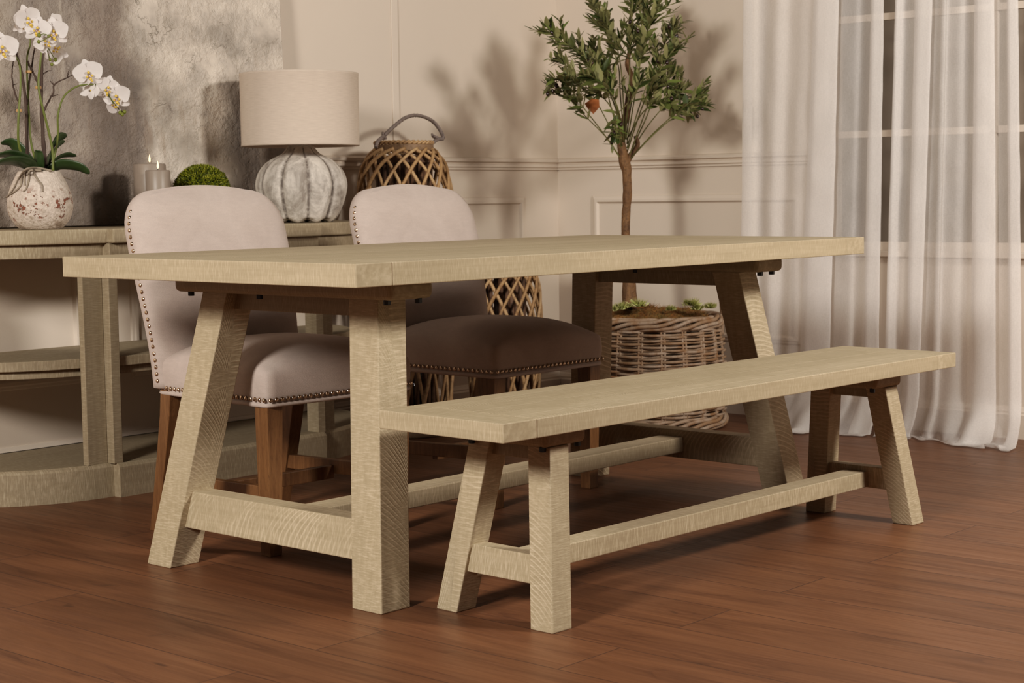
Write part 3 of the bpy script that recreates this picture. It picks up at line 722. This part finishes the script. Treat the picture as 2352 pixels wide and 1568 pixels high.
        f = m.build('flower', m_pe, root, smooth=True)
        l = MB()
        def lump(p,r): 
            l.lathe([(r*math.sin(PI*i/6)+1e-5,-r*math.cos(PI*i/6)) for i in range(7)],8,M@Vector(p))
        lump((0,.003*s,.008*s),.0036*s); lump((.006*s,-.006*s,.010*s),.0032*s); lump((-.006*s,-.006*s,.010*s),.0032*s); lump((0,-.013*s,.012*s),.004*s); lump((.002*s,-.018*s,.011*s),.0028*s)
        l.build('lip', m_li, f, smooth=True)
        q = MB()
        for a,b2 in ((.003,-.004),(-.003,-.005),(.0,-.009)): q.lathe([(1e-5,-.0013*s),(.0013*s,0),(1e-5,.0013*s)],6,M@Vector((a*s,b2*s,.0135*s)))
        q.build('speckle', m_pk, f)
    flower(62,45,1.95,1.25,.5,.1,.3); flower(86,68,1.93,1.15,-.1,-.1,-.2); flower(128,62,1.94,1.25,-.9,.1,.4); flower(124,74,1.915,1.25,-.15,.15,.1)
    flower(104,95,1.925,1.0,.2,.25,.6); flower(128,118,1.985,1.1,-.4,-.1,2.0); flower(5,112,1.955,1.4,.15,0,.1); flower(46,52,1.965,1.0,1.0,.1,0)
    flower(203,170,1.915,1.3,.1,.0,.25); flower(246,203,1.905,1.15,.3,.15,-.3); flower(268,222,1.895,1.25,-.2,.2,.15); flower(206,208,1.925,.85,2.6,.2,.4); flower(262,240,1.905,.85,-.6,.5,1.2)
    for px,py,Y,r in ((90,81,1.90,.0065),(112,83,1.90,.0046),(89,96,1.90,.0056),(115,137,1.98,.0046),(127,137,1.98,.0062),(119,148,1.98,.0052),(276,259,1.89,.0062),(286,257,1.89,.0062),(281,263,1.885,.0055)):
        p = W(px,py,Y); MB().lathe([(1e-4,-r*1.15),(r*.7,-r*.75),(r,0),(r*.75,r*.75),(1e-4,r*1.2)],10,p).build('bud', m_bd, root, smooth=True)
    for pts in ([(90,81,1.902),(100,78,1.905),(112,83,1.902),(100,92,1.905),(89,96,1.902)],[(104,100,1.95),(108,115,1.97),(115,137,1.98)],[(115,90,1.95),(128,101,1.96)],[(108,105,1.97),(120,126,1.98),(127,137,1.98)]):
        MB().tube(spline([W(*p) for p in pts],14),.0013,5).build('bud_stalk', m_st, root, smooth=True)
orchid()

# ------------------------------------------------------------------ willow lanterns
def willow_mat(name, a, b, d):
    t = NT(name); g = t.n('ShaderNodeNewGeometry'); r = g.outputs['Random Per Island']
    c = t.mix(r, a, b); c = t.mix(t.mr(t.noise(t.obj, 60, 3),.48,.7,0,.6), c, d)
    t.bsdf(c, .6, t.bump(t.noise(t.obj,200,2),.0006)); return t.m
m_wil = willow_mat('willow stick',(.40,.245,.115),(.52,.35,.19),(.20,.10,.04))
m_slat = willow_mat('dark bark slat',(.10,.05,.028),(.165,.09,.05),(.05,.025,.014))
m_rope = willow_mat('grey rope',(.24,.19,.17),(.30,.245,.22),(.10,.07,.06))
m_cane = willow_mat('cane band',(.24,.155,.09),(.27,.175,.10),(.14,.08,.04))
m_jar = NT('clear jar'); _b = m_jar.n('ShaderNodeBsdfTransparent'); _b.inputs[0].default_value = (.92,.92,.90,1); _g = m_jar.n('ShaderNodeBsdfGlossy'); _g.inputs[1].default_value = .04
_x = m_jar.n('ShaderNodeMixShader'); _fz = m_jar.n('ShaderNodeFresnel'); _fz.inputs[0].default_value = 1.45
m_jar.t.links.new(_fz.outputs[0], _x.inputs[0]); m_jar.t.links.new(_b.outputs[0], _x.inputs[1]); m_jar.t.links.new(_g.outputs[0], _x.inputs[2]); m_jar.t.links.new(_x.outputs[0], m_jar.out.inputs[0]); m_jar = m_jar.m
def rope(path, r, parent, name, n=140, pitch=.028):
    P = spline(path, n); m = MB(); ln = 0
    T_ = [(P[min(i+1,n-1)]-P[max(i-1,0)]).normalized() for i in range(n)]
    N = T_[0].orthogonal().normalized(); st = [[],[],[]]
    for i in range(n):
        if i: ln += (P[i]-P[i-1]).length
        N = (N-T_[i]*N.dot(T_[i])).normalized(); B = T_[i].cross(N)
        for k_ in range(3):
            a = ln/pitch*2*PI+k_*2*PI/3; st[k_].append(P[i]+(N*math.cos(a)+B*math.sin(a))*r*.52)
    for k_ in range(3): m.tube(st[k_], r*.56, 6)
    return m.build(name, m_rope, parent, smooth=True)
def lantern(x, y, prof, nst, twist, rim_r, zt, label, handle, slat):
    root = thing('willow_lantern',label,'lantern',(x,y,0),0,'willow lattice lanterns')
    pr = spline([Vector((r,z,0)) for r,z in prof], 40)
    lat = MB()
    for d in (1,-1):
        for k_ in range(nst):
            a0 = 2*PI*(k_+(.5 if d < 0 else 0))/nst+random.uniform(-.03,.03); pts = []
            for i,p in enumerate(pr):
                a = a0+d*twist*(i/39); r = p.x+(.004 if d > 0 else -.004); pts.append((r*math.cos(a),r*math.sin(a),p.y))
            lat.tube(pts,[random.uniform(.0060,.0075)]*40,7)
    lat.build('willow_lattice', m_wil, root, smooth=True)
    MB().lathe([(prof[0][0]+.012,.002),(prof[0][0]+.016,.010),(prof[0][0]+.016,.030),(prof[0][0]+.010,.036)],48).build('base_ring', m_cane, root, smooth=True)
    MB().rings([[(r*math.cos(a),r*math.sin(a),z) for a in [2*PI*i/64 for i in range(64)]] for r,z in ((rim_r-.004,zt-.032),(rim_r+.006,zt-.032),(rim_r+.006,zt-.010),(rim_r-.004,zt-.010),(rim_r-.004,zt-.032))],cap0=False,cap1=False).build('rim_band', m_cane, root)
    br = MB()
    for k_ in range(2):
        br.tube([((rim_r+.001+.004*math.cos(18*a+k_*PI))*math.cos(a),(rim_r+.001+.004*math.cos(18*a+k_*PI))*math.sin(a),zt-.002+.004*math.sin(18*a+k_*PI)) for a in [2*PI*i/180 for i in range(180)]],.005,6,closed=True)
    br.build('braided_rim', m_wil, root, smooth=True)
    sl = MB(); sr,sz = slat
    for k_ in range(22):
        a = 2*PI*k_/22+random.uniform(-.04,.04); q = random.uniform(.9,1.05)
        if random.random() < .12: continue
        sl.tube([(sr*math.cos(a),sr*math.sin(a),.02),(sr*math.cos(a+.01),sr*math.sin(a+.01),sz*.5),(sr*math.cos(a),sr*math.sin(a),sz)],.0105*q,7)
    sl.build('inner_slats', m_slat, root, smooth=True)
    MB().rings([[(r*math.cos(a),r*math.sin(a),z) for a in [2*PI*i/48 for i in range(48)]] for r,z in ((sr+.011,sz-.012),(sr+.015,sz-.012),(sr+.015,sz+.016),(sr+.011,sz+.016),(sr+.011,sz-.012))],cap0=False,cap1=False).build('inner_band', m_slat, root)
    MB().lathe([(.002,.012),(prof[0][0]+.008,.012),(prof[0][0]+.008,.022),(.002,.022)],40).build('base_plate', m_slat, root)
    MB().lathe([(.070,.0225),(.072,.03),(.072,.30),(.070,.301),(.069,.03),(.002,.028)],40).build('glass_jar', m_jar, root, smooth=True)
    if handle: handle(root)
    return root
AX,AY = 2.235,2.075
def hand(root):
    W = lambda px,py,D: atY(px,py,D)-Vector((AX,AY,0))
    vL = W(866,322,2.03); vR = W(992,322,2.12)
    pts = [W(863,338,2.01),W(868,325,2.02),W(882,312,2.03),W(905,290,2.05),W(932,270,2.07),W(960,265,2.09),W(990,276,2.11),W(1008,295,2.12),W(1018,317,2.12),W(1005,320,2.115),W(992,330,2.11)]
    h = rope(pts,.0075,root,'rope_handle')
    for px,py,Y in ((881,314,2.03),(998,315,2.115)):
        p = W(px,py,Y); m = MB()
        for k_ in range(5):
            d = Vector((random.uniform(-1,1),random.uniform(-1,1),random.uniform(-.6,1))).normalized()
            m.tube([p-d*.004,p+d*.010,p+d*.016+Vector((0,0,.004))],[.006,.006,.003],6)
        m.build('rope_knot', m_rope, h, smooth=True)
lantern(AX,AY,[(.158,.03),(.176,.30),(.186,.60),(.187,.78),(.178,.93),(.158,1.03),(.130,1.078),(.108,1.10)],15,2.3,.108,1.125,'tall domed willow lantern with a grey rope handle beside the console end',hand,(.100,1.058))
def hand2(root):
    rope([(-.10,0,.71),(-.13,-.02,.70),(-.168,-.04,.62),(-.14,-.10,.66),(0,-.145,.695),(.06,-.12,.71),(.10,0,.71)],.0065,root,'rope_handle',n=90)
lantern(2.700,1.985,[(.125,.03),(.140,.20),(.148,.40),(.145,.52),(.130,.60),(.108,.655),(.098,.68)],15,2.2,.098,.705,'shorter willow lantern in the corner, seen below the tabletop edge',hand2,(.080,.63))

# ------------------------------------------------------------------ olive tree in basket
def tree():
    BX,BY = 2.985,1.452; c0 = Vector((BX,BY,0)); D0 = 6.586
    root = thing('potted_olive_tree','olive tree with a bare trunk and dark olives, planted in a round wicker basket','potted tree',c0)
    # basket
    t = NT('grey brown rattan'); g = t.n('ShaderNodeNewGeometry'); r = g.outputs['Random Per Island']
    n1 = t.noise(t.obj, 22, 3); n2 = t.noise(t.obj, 160, 2)
    c = t.mix(t.mr(r,0,1), (.34,.225,.135), (.45,.355,.275)); c = t.mix(t.mr(n1,.45,.68), c, (.31,.175,.085)); c = t.mix(t.mr(n2,.55,.75,0,.5), c, (.11,.06,.035))
    t.bsdf(c, .55, t.bump(n2,.0006)); m_rat = t.m
    rad = lambda z: lerp(.278,.262,z/.45)+.012*math.sin(PI*z/.45)
    NR = 20; bk = MB(); z = .052; par = 0
    while z < .392:
        R = rad(z); ph = random.uniform(-.06,.06)
        tl = random.uniform(.0052,.0066)
        bk.tube([((R+.0085*math.cos(NR/2*a+par*PI+ph))*math.cos(a),(R+.0085*math.cos(NR/2*a+par*PI+ph))*math.sin(a),z+.0022*math.sin(3*a+ph*30)) for a in [2*PI*i/140 for i in range(140)]],tl,6,closed=True)
        z += .0117; par ^= 1
    o = bk.build('basket', m_rat, root, smooth=True)
    rb = MB()
    for k_ in range(NR):
        for s_ in (-1,1):
            a = 2*PI*(k_+.5)/NR+s_*.024; rb.tube([(rad(z_)*math.cos(a),rad(z_)*math.sin(a),z_) for z_ in (.01,.1,.2,.3,.42)],.0052,6)
    rb.build('basket_ribs', m_rat, o, smooth=True)
    for zc,nm in ((.418,'rim_braid'),(.027,'foot_braid')):
        bd = MB(); R = rad(zc)+.002
        for k_ in range(6):
            bd.tube([((R+.013*math.cos(3*a+k_*PI/3+.3*math.sin(9*a+k_)))*math.cos(a),(R+.013*math.cos(3*a+k_*PI/3+.3*math.sin(9*a+k_)))*math.sin(a),zc+.019*math.sin(3*a+k_*PI/3+.3*math.sin(9*a+k_))) for a in [2*PI*i/180 for i in range(180)]],.0085,6,closed=True)
        bd.build(nm, m_rat, o, smooth=True)
    W = lambda px,py,D=D0: atD(px,py,D)-c0
    vdir = (CAM-Vector((BX,BY,.9))).normalized(); right = Vector((_r.x,_r.y,0)).normalized()
    hc = right*.262
    hm = MB()
    for k_ in range(3):
        hm.tube(spline([hc+Vector((0,0,.36))+right*.012+vdir*(.05+.006*k_), hc+Vector((0,0,.44))+right*.016+vdir*(.045+.008*k_),hc+Vector((0,0,.505))+right*.01+vdir*.0, hc+Vector((0,0,.44))+right*.016-vdir*.05,hc+Vector((0,0,.36))+right*.012-vdir*.05],26),.007,6)
    hm.build('basket_handle', m_rat, o, smooth=True)
    # moss
    m = MB(); n = 34; rows = []
    t = NT('brown moss'); n1 = t.noise(t.obj, 26, 4, .65); n2 = t.noise(t.obj, 140, 3)
    c = t.mix(t.mr(n1,.38,.66), (.27,.125,.035), (.19,.14,.045)); c = t.mix(t.mr(n2,.5,.72,0,.7), c, (.05,.025,.01)); t.bsdf(c, .95, t.bump(n2,.006)); m_moss = t.m
    for i in range(n):
        R = .252*(i+.02)/(n-1); rows.append([(R*math.cos(a),R*math.sin(a),.412+.052*(1-(i/(n-1))**3)+.022*noise.noise(Vector((R*math.cos(a)*14,R*math.sin(a)*14,1)))+.010*noise.noise(Vector((R*math.cos(a)*55,R*math.sin(a)*55,3)))) for a in [2*PI*k_/72 for k_ in range(72)]])
    m.rings(rows, cap1=False); mo = m.build('moss', m_moss, root, smooth=True)
    fz = MB(); rnd = random.Random(5)
    for i in range(2600):
        a,R = rnd.uniform(0,6.28), .25*math.sqrt(rnd.random()); p = Vector((R*math.cos(a),R*math.sin(a),.412+.050*(1-(R/.252)**3)+.022*noise.noise(Vector((R*math.cos(a)*14,R*math.sin(a)*14,1)))))
        pk = 1+1.5*max(0,noise.noise(p*11+Vector((3,1,0))))
        d = Vector((rnd.uniform(-1,1),rnd.uniform(-1,1),rnd.uniform(.2,1.1))).normalized(); w = d.orthogonal().normalized()*.0017
        fz.add([p-w,p+w,p+d*rnd.uniform(.010,.026)*pk],[(0,1,2)])
    fz.build('moss_fuzz', leaf_mat('moss fibre',[(.20,.085,.022),(.36,.17,.05),(.24,.18,.055)],None,.9), mo)
    lm = leaf_mat('pale lichen',[(.52,.56,.20),(.72,.74,.36),(.80,.76,.48)],None,.9)
    for px,py,s_ in ((1428,702,1.0),(1468,696,1.1),(1588,694,1.0),(1632,700,.8),(1410,708,.9),(1540,714,.7),(1600,704,.8)):
        p0 = W(px,py+8,D0-.10); p0.z = max(p0.z,.468); tf = MB()
        for i in range(260):
            d = Vector((rnd.uniform(-1,1),rnd.uniform(-1,1),rnd.uniform(.3,1.6))).normalized(); l = rnd.uniform(.012,.040)*s_; w = d.orthogonal().normalized()*.0036
            q = p0+Vector((rnd.uniform(-1,1),rnd.uniform(-1,1),0))*.016*s_
            tf.add([q,q+d*l*.6+w,q+d*l,q+d*l*.6-w],[(0,1,2,3)])
        tf.build('lichen_tuft', lm, mo)
    # trunk
    t = NT('olive bark'); n1 = t.noise(t.mapv(t.obj,(34,34,9)),1,4,.65,.8); n2 = t.noise(t.obj, 90, 3)
    c = t.mix(t.mr(n1,.32,.68), (.235,.125,.052), (.105,.052,.022)); c = t.mix(t.mr(n2,.5,.7,0,.5), c, (.05,.026,.012)); t.bsdf(c, .75, t.bump(t.math('ADD',n1,n2),.005)); m_bark = t.m
    def limb(pts, rads, name='trunk', n=64, par=root, kn=.14):
        P = spline([W(*p) for p in pts], n); rr = [p.x for p in spline([Vector((r_,0,0)) for r_ in rads], n)]
        P = [p+Vector((noise.noise(p*22),noise.noise(p*22+Vector((5,0,0))),0))*.004 for p in P]
        rr = [r_*(1+kn*noise.noise(p*28+Vector((0,9,0)))) for r_,p in zip(rr,P)]
        return MB().tube(P,rr,14).build(name, m_bark, par, smooth=True)
    tr = limb([(1446,708),(1447,680),(1440,620),(1436,560),(1439,490),(1441,440),(1440,400),(1434,372),(1430,345),(1424,312),(1430,285),(1438,262),(1441,235),(1449,205),(1452,180),(1443,155),(1441,138),(1447,115)],
         [.030,.028,.021,.0178,.0168,.0178,.0180,.0200,.0185,.0150,.0145,.0135,.012,.0110,.0110,.0100,.009,.0085], n=110)
    limb([(1436,378),(1443,366),(1452,352),(1461,342),(1466,336)],[.014,.013,.012,.010,.009],'branch',24,tr); limb([(1455,350),(1463,336),(1464,325),(1461,312)],[.010,.0095,.010,.008],'branch',18,tr)
    # leafy stems
    m_stem = plain('olive stem',(.16,.155,.05),.6)
    m_lf = leaf_mat('olive leaf',[(.048,.072,.018),(.085,.108,.028),(.14,.15,.05),(.25,.245,.105),(.14,.20,.04)],(.36,.345,.17),.45)
    rnd = random.Random(11); stems = MB(); lv = MB()
    def leaf(p, d, up, ln, wd):
        d = d.normalized(); sd = d.cross(up); sd = sd.normalized() if sd.length > 1e-4 else d.orthogonal().normalized(); nn = sd.cross(d)
        bend = rnd.uniform(-.25,.25); vs = []
        prof = ((0,.12),(.2,.72),(.45,1),(.75,.66),(1,.03))
        for q,w in prof:
            c = p+d*(ln*q)+nn*(bend*ln*q*q)
            vs += [c-sd*(wd*w)+nn*wd*.25*w, c, c+sd*(wd*w)+nn*wd*.25*w]
        fs = []
        for i in range(4):
            a = 3*i; fs += [(a,a+1,a+4,a+3),(a+1,a+2,a+5,a+4)]
        lv.add(vs,fs)
    def sprig(pts, start=.25, dens=50, lmin=.034, lmax=.058, r=.0028, side=True):
        P0 = [W(px,py,D0+dd) for px,py,dd in pts]; L_ = sum((b-a).length for a,b in zip(P0[:-1],P0[1:])); n = max(10,int(L_*90)); P = spline(P0,n)
        stems.tube(P,[lerp(r,r*.45,i/(n-1)) for i in range(n)],6)
        k_ = int(L_*(1-start)*dens); axis = 0
        for i in range(k_):
            q = start+(1-start)*(i+.5)/k_; j = q*(n-1); a = int(j); p = P[a].lerp(P[min(a+1,n-1)],j-a); T_ = (P[min(a+1,n-1)]-P[max(a-1,0)]).normalized()
            axis += 1.57+rnd.uniform(-.4,.4); o = T_.orthogonal().normalized(); s_ = Matrix.Rotation(axis,3,T_)@o
            for sg in (1,-1):
                d = T_*rnd.uniform(.45,1.0)+s_*sg*rnd.uniform(.5,1.0)+Vector((0,0,rnd.uniform(-.15,.25)))
                leaf(p,d,Vector((rnd.uniform(-.5,.5),rnd.uniform(-.5,.5),1))+vdir*.5,rnd.uniform(lmin,lmax)*1.3*(1-.25*(q > .92)),rnd.uniform(.0095,.0140))
            if side and rnd.random() < .36 and q < .9:
                d = (T_*.8+s_*rnd.choice((-1,1))*.8).normalized(); l = rnd.uniform(.05,.10); e = p+d*l+Vector((0,0,.01)); sp_ = [p,p.lerp(e,.5)+Vector((0,0,.006)),e]; stems.tube(sp_,.0014,5)
                for z_ in range(5):
                    u = (z_+1)/5; pp = p.lerp(e,u)
                    for sg in (1,-1): leaf(pp,d*.7+Vector((rnd.uniform(-1,1),rnd.uniform(-1,1),rnd.uniform(-.6,1)))*.7,Vector((0,0,1))+vdir*.4,rnd.uniform(.030,.050),rnd.uniform(.0055,.008))
        for sg in range(3): leaf(P[-1],T_+Vector((rnd.uniform(-.5,.5),rnd.uniform(-.5,.5),rnd.uniform(-.3,.5))),Vector((0,0,1))+vdir*.4,rnd.uniform(.032,.05),.007)
    S = [
      ([(1428,368,0),(1395,318,-.04),(1340,262,-.10),(1300,215,-.14),(1262,198,-.16)],.42),
      ([(1428,368,0),(1385,305,-.08),(1335,240,-.16),(1300,190,-.2),(1268,180,-.22)],.45),
      ([(1430,360,0),(1400,290,.04),(1355,210,.06),(1300,150,.05),(1285,140,.05)],.40),
      ([(1430,350,0),(1410,270,-.10),(1385,190,-.18),(1340,130,-.22),(1285,90,-.22),(1255,62,-.22)],.40),
      ([(1432,345,0),(1415,250,.08),(1380,180,.14),(1330,120,.18),(1275,95,.18)],.40),
      ([(1434,330,0),(1425,220,.05),(1420,150,.06),(1395,85,.05),(1370,30,.02),(1362,4,.0)],.42),
      ([(1434,330,0),(1430,200,-.05),(1420,120,-.08),(1400,70,-.10),(1380,40,-.12)],.45),
      ([(1436,320,0),(1445,200,-.08),(1447,110,-.12),(1450,40,-.15),(1455,-20,-.15)],.40),
      ([(1438,320,0),(1455,200,.06),(1465,120,.10),(1475,50,.12),(1490,-15,.12)],.40),
      ([(1440,330,0),(1460,210,-.10),(1475,120,-.16),(1490,60,-.18),(1515,5,-.2)],.40),
      ([(1440,340,0),(1470,240,.02),(1500,160,.04),(1530,95,.05),(1548,58,.05)],.35),
      ([(1440,350,0),(1475,245,-.12),(1505,180,-.18),(1535,130,-.2),(1552,105,-.2)],.40),
      ([(1442,362,0),(1480,280,.08),(1505,220,.12),(1530,180,.14),(1545,165,.14)],.40),
      ([(1442,366,0),(1470,290,-.06),(1495,225,-.12),(1520,190,-.16),(1545,205,-.18)],.40),
      ([(1444,368,0),(1500,310,.02),(1545,272,.03),(1590,250,.04),(1618,242,.04)],.42),
      ([(1444,368,0),(1495,312,-.10),(1540,270,-.18),(1585,235,-.22),(1615,215,-.22)],.48),
      ([(1444,360,0),(1480,300,.12),(1520,250,.18),(1550,225,.2),(1575,205,.2)],.45),
      ([(1430,340,0),(1420,290,-.16),(1418,260,-.2),(1412,292,-.22),(1408,310,-.22)],.45),
      ([(1432,330,0),(1425,270,-.18),(1405,215,-.26),(1375,185,-.28),(1345,175,-.28)],.40),
      ([(1434,330,0),(1440,260,-.2),(1460,210,-.26),(1470,185,-.27)],.45),
      ([(1432,330,0),(1405,250,-.04),(1372,215,-.08),(1330,200,-.1),(1300,168,-.1)],.35),
      ([(1434,300,0),(1405,225,.14),(1385,160,.18),(1360,110,.2)],.4),
      ([(1440,320,0),(1475,260,-.18),(1510,235,-.22),(1545,240,-.24)],.4),
      ([(1434,320,0),(1415,240,-.12),(1395,200,-.16),(1372,150,-.18),(1352,128,-.2)],.4),
    ]
    for pts,st in S: sprig(pts,st)
    stems.build('leaf_stems', m_stem, root, smooth=True)
    lv.build('foliage', m_lf, root, smooth=True)
    t = NT('dark olive'); n1 = t.noise(t.obj,60,2); t.bsdf(t.mix(t.mr(n1,.4,.7),(.018,.008,.008),(.055,.025,.015)),.18,Specular_IOR_Level=.6); m_ol = t.m
    for px,py,dd in ((1262,61,-.22),(1267,75,-.22),(1293,61,-.2),(1258,215,-.16),(1270,209,-.16),(1278,196,-.18),(1351,140,-.22),(1360,146,-.23),(1370,130,-.2),(1447,50,-.19),(1465,71,-.2),(1537,62,.02),(1554,84,-.03),(1511,141,-.2),(1532,143,-.2),(1535,200,-.2),(1542,226,-.25),(1613,249,-.02),(1602,267,-.02),(1427,285,-.23),(1411,305,-.24),(1405,326,-.23)):
        p = W(px,py,D0+dd); q = .0085*rnd.uniform(.85,1.1); ax = Vector((rnd.uniform(-.5,.5),rnd.uniform(-.5,.5),1)).to_track_quat('Z','Y').to_matrix()
        m = MB(); m.lathe([(q*.82*math.sin(PI*i/8)+1e-5,-q*1.15*math.cos(PI*i/8)) for i in range(9)],12); m.v = [tuple(ax@Vector(v)+p) for v in m.v]
        m.tube([p+ax@Vector((0,0,q)),p+ax@Vector((.001,0,q+.012)),p+ax@Vector((.006,0,q+.02))],.0009,5)
        m.build('olive', m_ol, root, smooth=True)
    # rust coloured swing tag
    a,b_,c_,d_ = W(1343,238,D0+.03),W(1360,226,D0+.03),W(1377,246,D0+.02),W(1363,262,D0+.02)
    m = MB(); m.add([a,b_,W(1376,229,D0+.03),c_,d_,W(1350,250,D0+.02)],[(0,1,2,3,4,5)])
    m.build('rust_tag', plain('rust card',(.50,.17,.05),.6), root)
tree()

# ------------------------------------------------------------------ curtains
def sheer_mat():
    t = NT('white sheer voile'); v = t.obj
    x,y,z = t.sep(v)
    w = t.noise(t.mapv(v,(120,120,900)),1,2); w2 = t.noise(t.mapv(v,(900,900,40)),1,2)
    al = t.mr(t.math('ADD',w,w2),.7,1.3,.46,.60)
    d = t.n('ShaderNodeBsdfDiffuse'); d.inputs[0].default_value = (.95,.91,.88,1); tr = t.n('ShaderNodeBsdfTranslucent'); tr.inputs[0].default_value = (.93,.89,.86,1)
    m1 = t.n('ShaderNodeMixShader'); m1.inputs[0].default_value = .24; t.t.links.new(d.outputs[0],m1.inputs[1]); t.t.links.new(tr.outputs[0],m1.inputs[2])
    tp = t.n('ShaderNodeBsdfTransparent'); m2 = t.n('ShaderNodeMixShader'); t.set(m2.inputs[0], al)
    t.t.links.new(tp.outputs[0],m2.inputs[1]); t.t.links.new(m1.outputs[0],m2.inputs[2]); t.t.links.new(m2.outputs[0],t.out.inputs[0]); return t.m
m_sheer = sheer_mat()
def curtain(segs, label, seed):
    # segs: list of (px_top, px_bottom, x offset toward the room)
    X0 = 3.30; key = []
    for pt_,pb,xo in segs:
        yt = atX(pt_,0,X0-xo).y; zt = atX(pt_,0,X0-xo).z; yb = atX(pb,930,X0-xo).y; zb_ = atX(pb,930,X0-xo).z
        key.append((yt,yb,xo,zt,zb_))
    n = len(key)*9; A = spline([Vector((k_[0],k_[1],k_[2])) for k_ in key], n)
    zt,zb_ = 1.62,.13; rows = []; N = 90; H = 2.55
    for j in range(N+1):
        q = j/N; s = H+.08 - (H+.18)*(q**.82)          # arc length down the cloth, below zero it lies on the floor
        row = []
        for i,a in enumerate(A):
            z = s; u = (zt-min(max(z,.0),2.2))/(zt-zb_)
            y = lerp(a.x,a.y,u); xo = a.z*(1+.25*max(0,u-.4))
            w = noise.noise(Vector((y*6+seed,z*1.2,seed)))*.007*min(1,max(0,u+.3)); crease = noise.noise(Vector((y*14,z*9,seed+4)))*.004
            x = X0-xo-w-crease
            if z < .16:                               # the hem breaks on the floor and pools toward the room
                e = .16-z; b = min(1,e/.16)*(.25+.75*sstep(1.22,.95,y)); n1 = noise.noise(Vector((y*5.5+seed,3.3,seed))); n2 = noise.noise(Vector((y*11+seed,e*7,seed+5)))
                x -= (.05+.085*(n1+.4)+.045*n2)*b**1.3 + (.05*max(0,e-.16)/.10)
                zz = .16*(1-b)**1.25 + .006
                z = zz + (.035*max(0,n2)+.02*max(0,noise.noise(Vector((y*17,e*14,seed+9)))))*b*min(1,(.27-min(e,.26))/.08)
                y += .035*noise.noise(Vector((y*6,e*9,seed+2)))*b
            row.append((x,y,z))
        rows.append(row)
    m = MB(); m.rings(rows, close=False, cap0=False, cap1=False)
    o = m.build('sheer_curtain', m_sheer, smooth=True)
    return tag(o,label,'curtain','sheer curtains on the window wall')
def fold(a, b, ab, bb, f, back=0):                    # an S fold: three layers between the two edges
    return [(a,ab,f*.55+back),(lerp(a,b,.25),lerp(ab,bb,.25),f+back),(lerp(a,b,.8),lerp(ab,bb,.8),f+back),(b,bb,f*.8+back),(lerp(a,b,.7),lerp(ab,bb,.7),f*.5+back),(lerp(a,b,.2),lerp(ab,bb,.2),f*.45+back),(a+4,ab+4,f*.3+back),(lerp(a,b,.4),lerp(ab,bb,.4),f*.05+back),(lerp(a,b,.9),lerp(ab,bb,.9),back)]
c1 = [(1728,1726,.0),(1712,1708,.004),(1707,1700,.014),(1714,1708,.022),(1730,1724,.020),(1755,1740,.005),(1785,1760,.022),(1815,1785,.004),(1842,1805,.02)]
c1 += fold(1866,1926,1830,1905,.042)
c1 += [(1938,1915,.010),(1965,1945,.016),(1985,1962,.008)]
c1 += fold(1998,2030,1975,2018,.042)
c2 = [(2075,2052,.0),(2060,2040,.005),(2056,2030,.025),(2061,2037,.03),(2069,2049,.02),(2080,2060,.008),(2090,2072,.012)]
c2 += fold(2098,2142,2075,2112,.042)
c2 += [(2155,2130,.008),(2164,2140,.022),(2172,2150,.022),(2180,2158,.008),(2205,2185,.014),(2225,2215,.006)]
c2 += fold(2234,2283,2226,2290,.042)
c2 += [(2295,2305,.008)]
c2 += fold(2308,2338,2315,2350,.042)
curtain(c1,'white sheer curtain hanging left of the gap, behind the end of the dining table',1.0)
curtain(c2,'white sheer curtain hanging right of the gap, at the right edge of the photo',6.0)

# ------------------------------------------------------------------ lights
def area(name, loc, tgt, size, power, colr):
    l = bpy.data.lights.new(name,'AREA'); l.shape = 'DISK'; l.size = size; l.energy = power; l.color = colr
    o = bpy.data.objects.new(name,l); col.objects.link(o); o.location = loc
    o.rotation_euler = (Vector(tgt)-Vector(loc)).to_track_quat('-Z','Y').to_euler(); return o
area('softbox_left',(-3.9,-.5,2.42),(1.6,.9,.7),.9,222,(1.0,.945,.875))
area('softbox_right',(1.65,-2.75,2.32),(2.3,1.5,.9),.60,120,(1.0,.94,.865))
w = bpy.data.worlds.new('world'); scn.world = w; w.use_nodes = True
w.node_tree.nodes['Background'].inputs[0].default_value = (1,.88,.78,1); w.node_tree.nodes['Background'].inputs[1].default_value = .05
cy = scn.cycles; cy.max_bounces = 6; cy.diffuse_bounces = 4; cy.glossy_bounces = 2; cy.transmission_bounces = 3; cy.transparent_max_bounces = 10
cy.caustics_reflective = False; cy.caustics_refractive = False
scn.view_settings.view_transform = 'Standard'
scn.view_settings.look = 'None'
scn.view_settings.exposure = 0
scn.view_settings.use_curve_mapping = True
_cm = scn.view_settings.curve_mapping; _cv = _cm.curves[3]
for _p in ((.035,.0255),(.12,.107),(.32,.325)): _cv.points.new(*_p)
_cm.update()
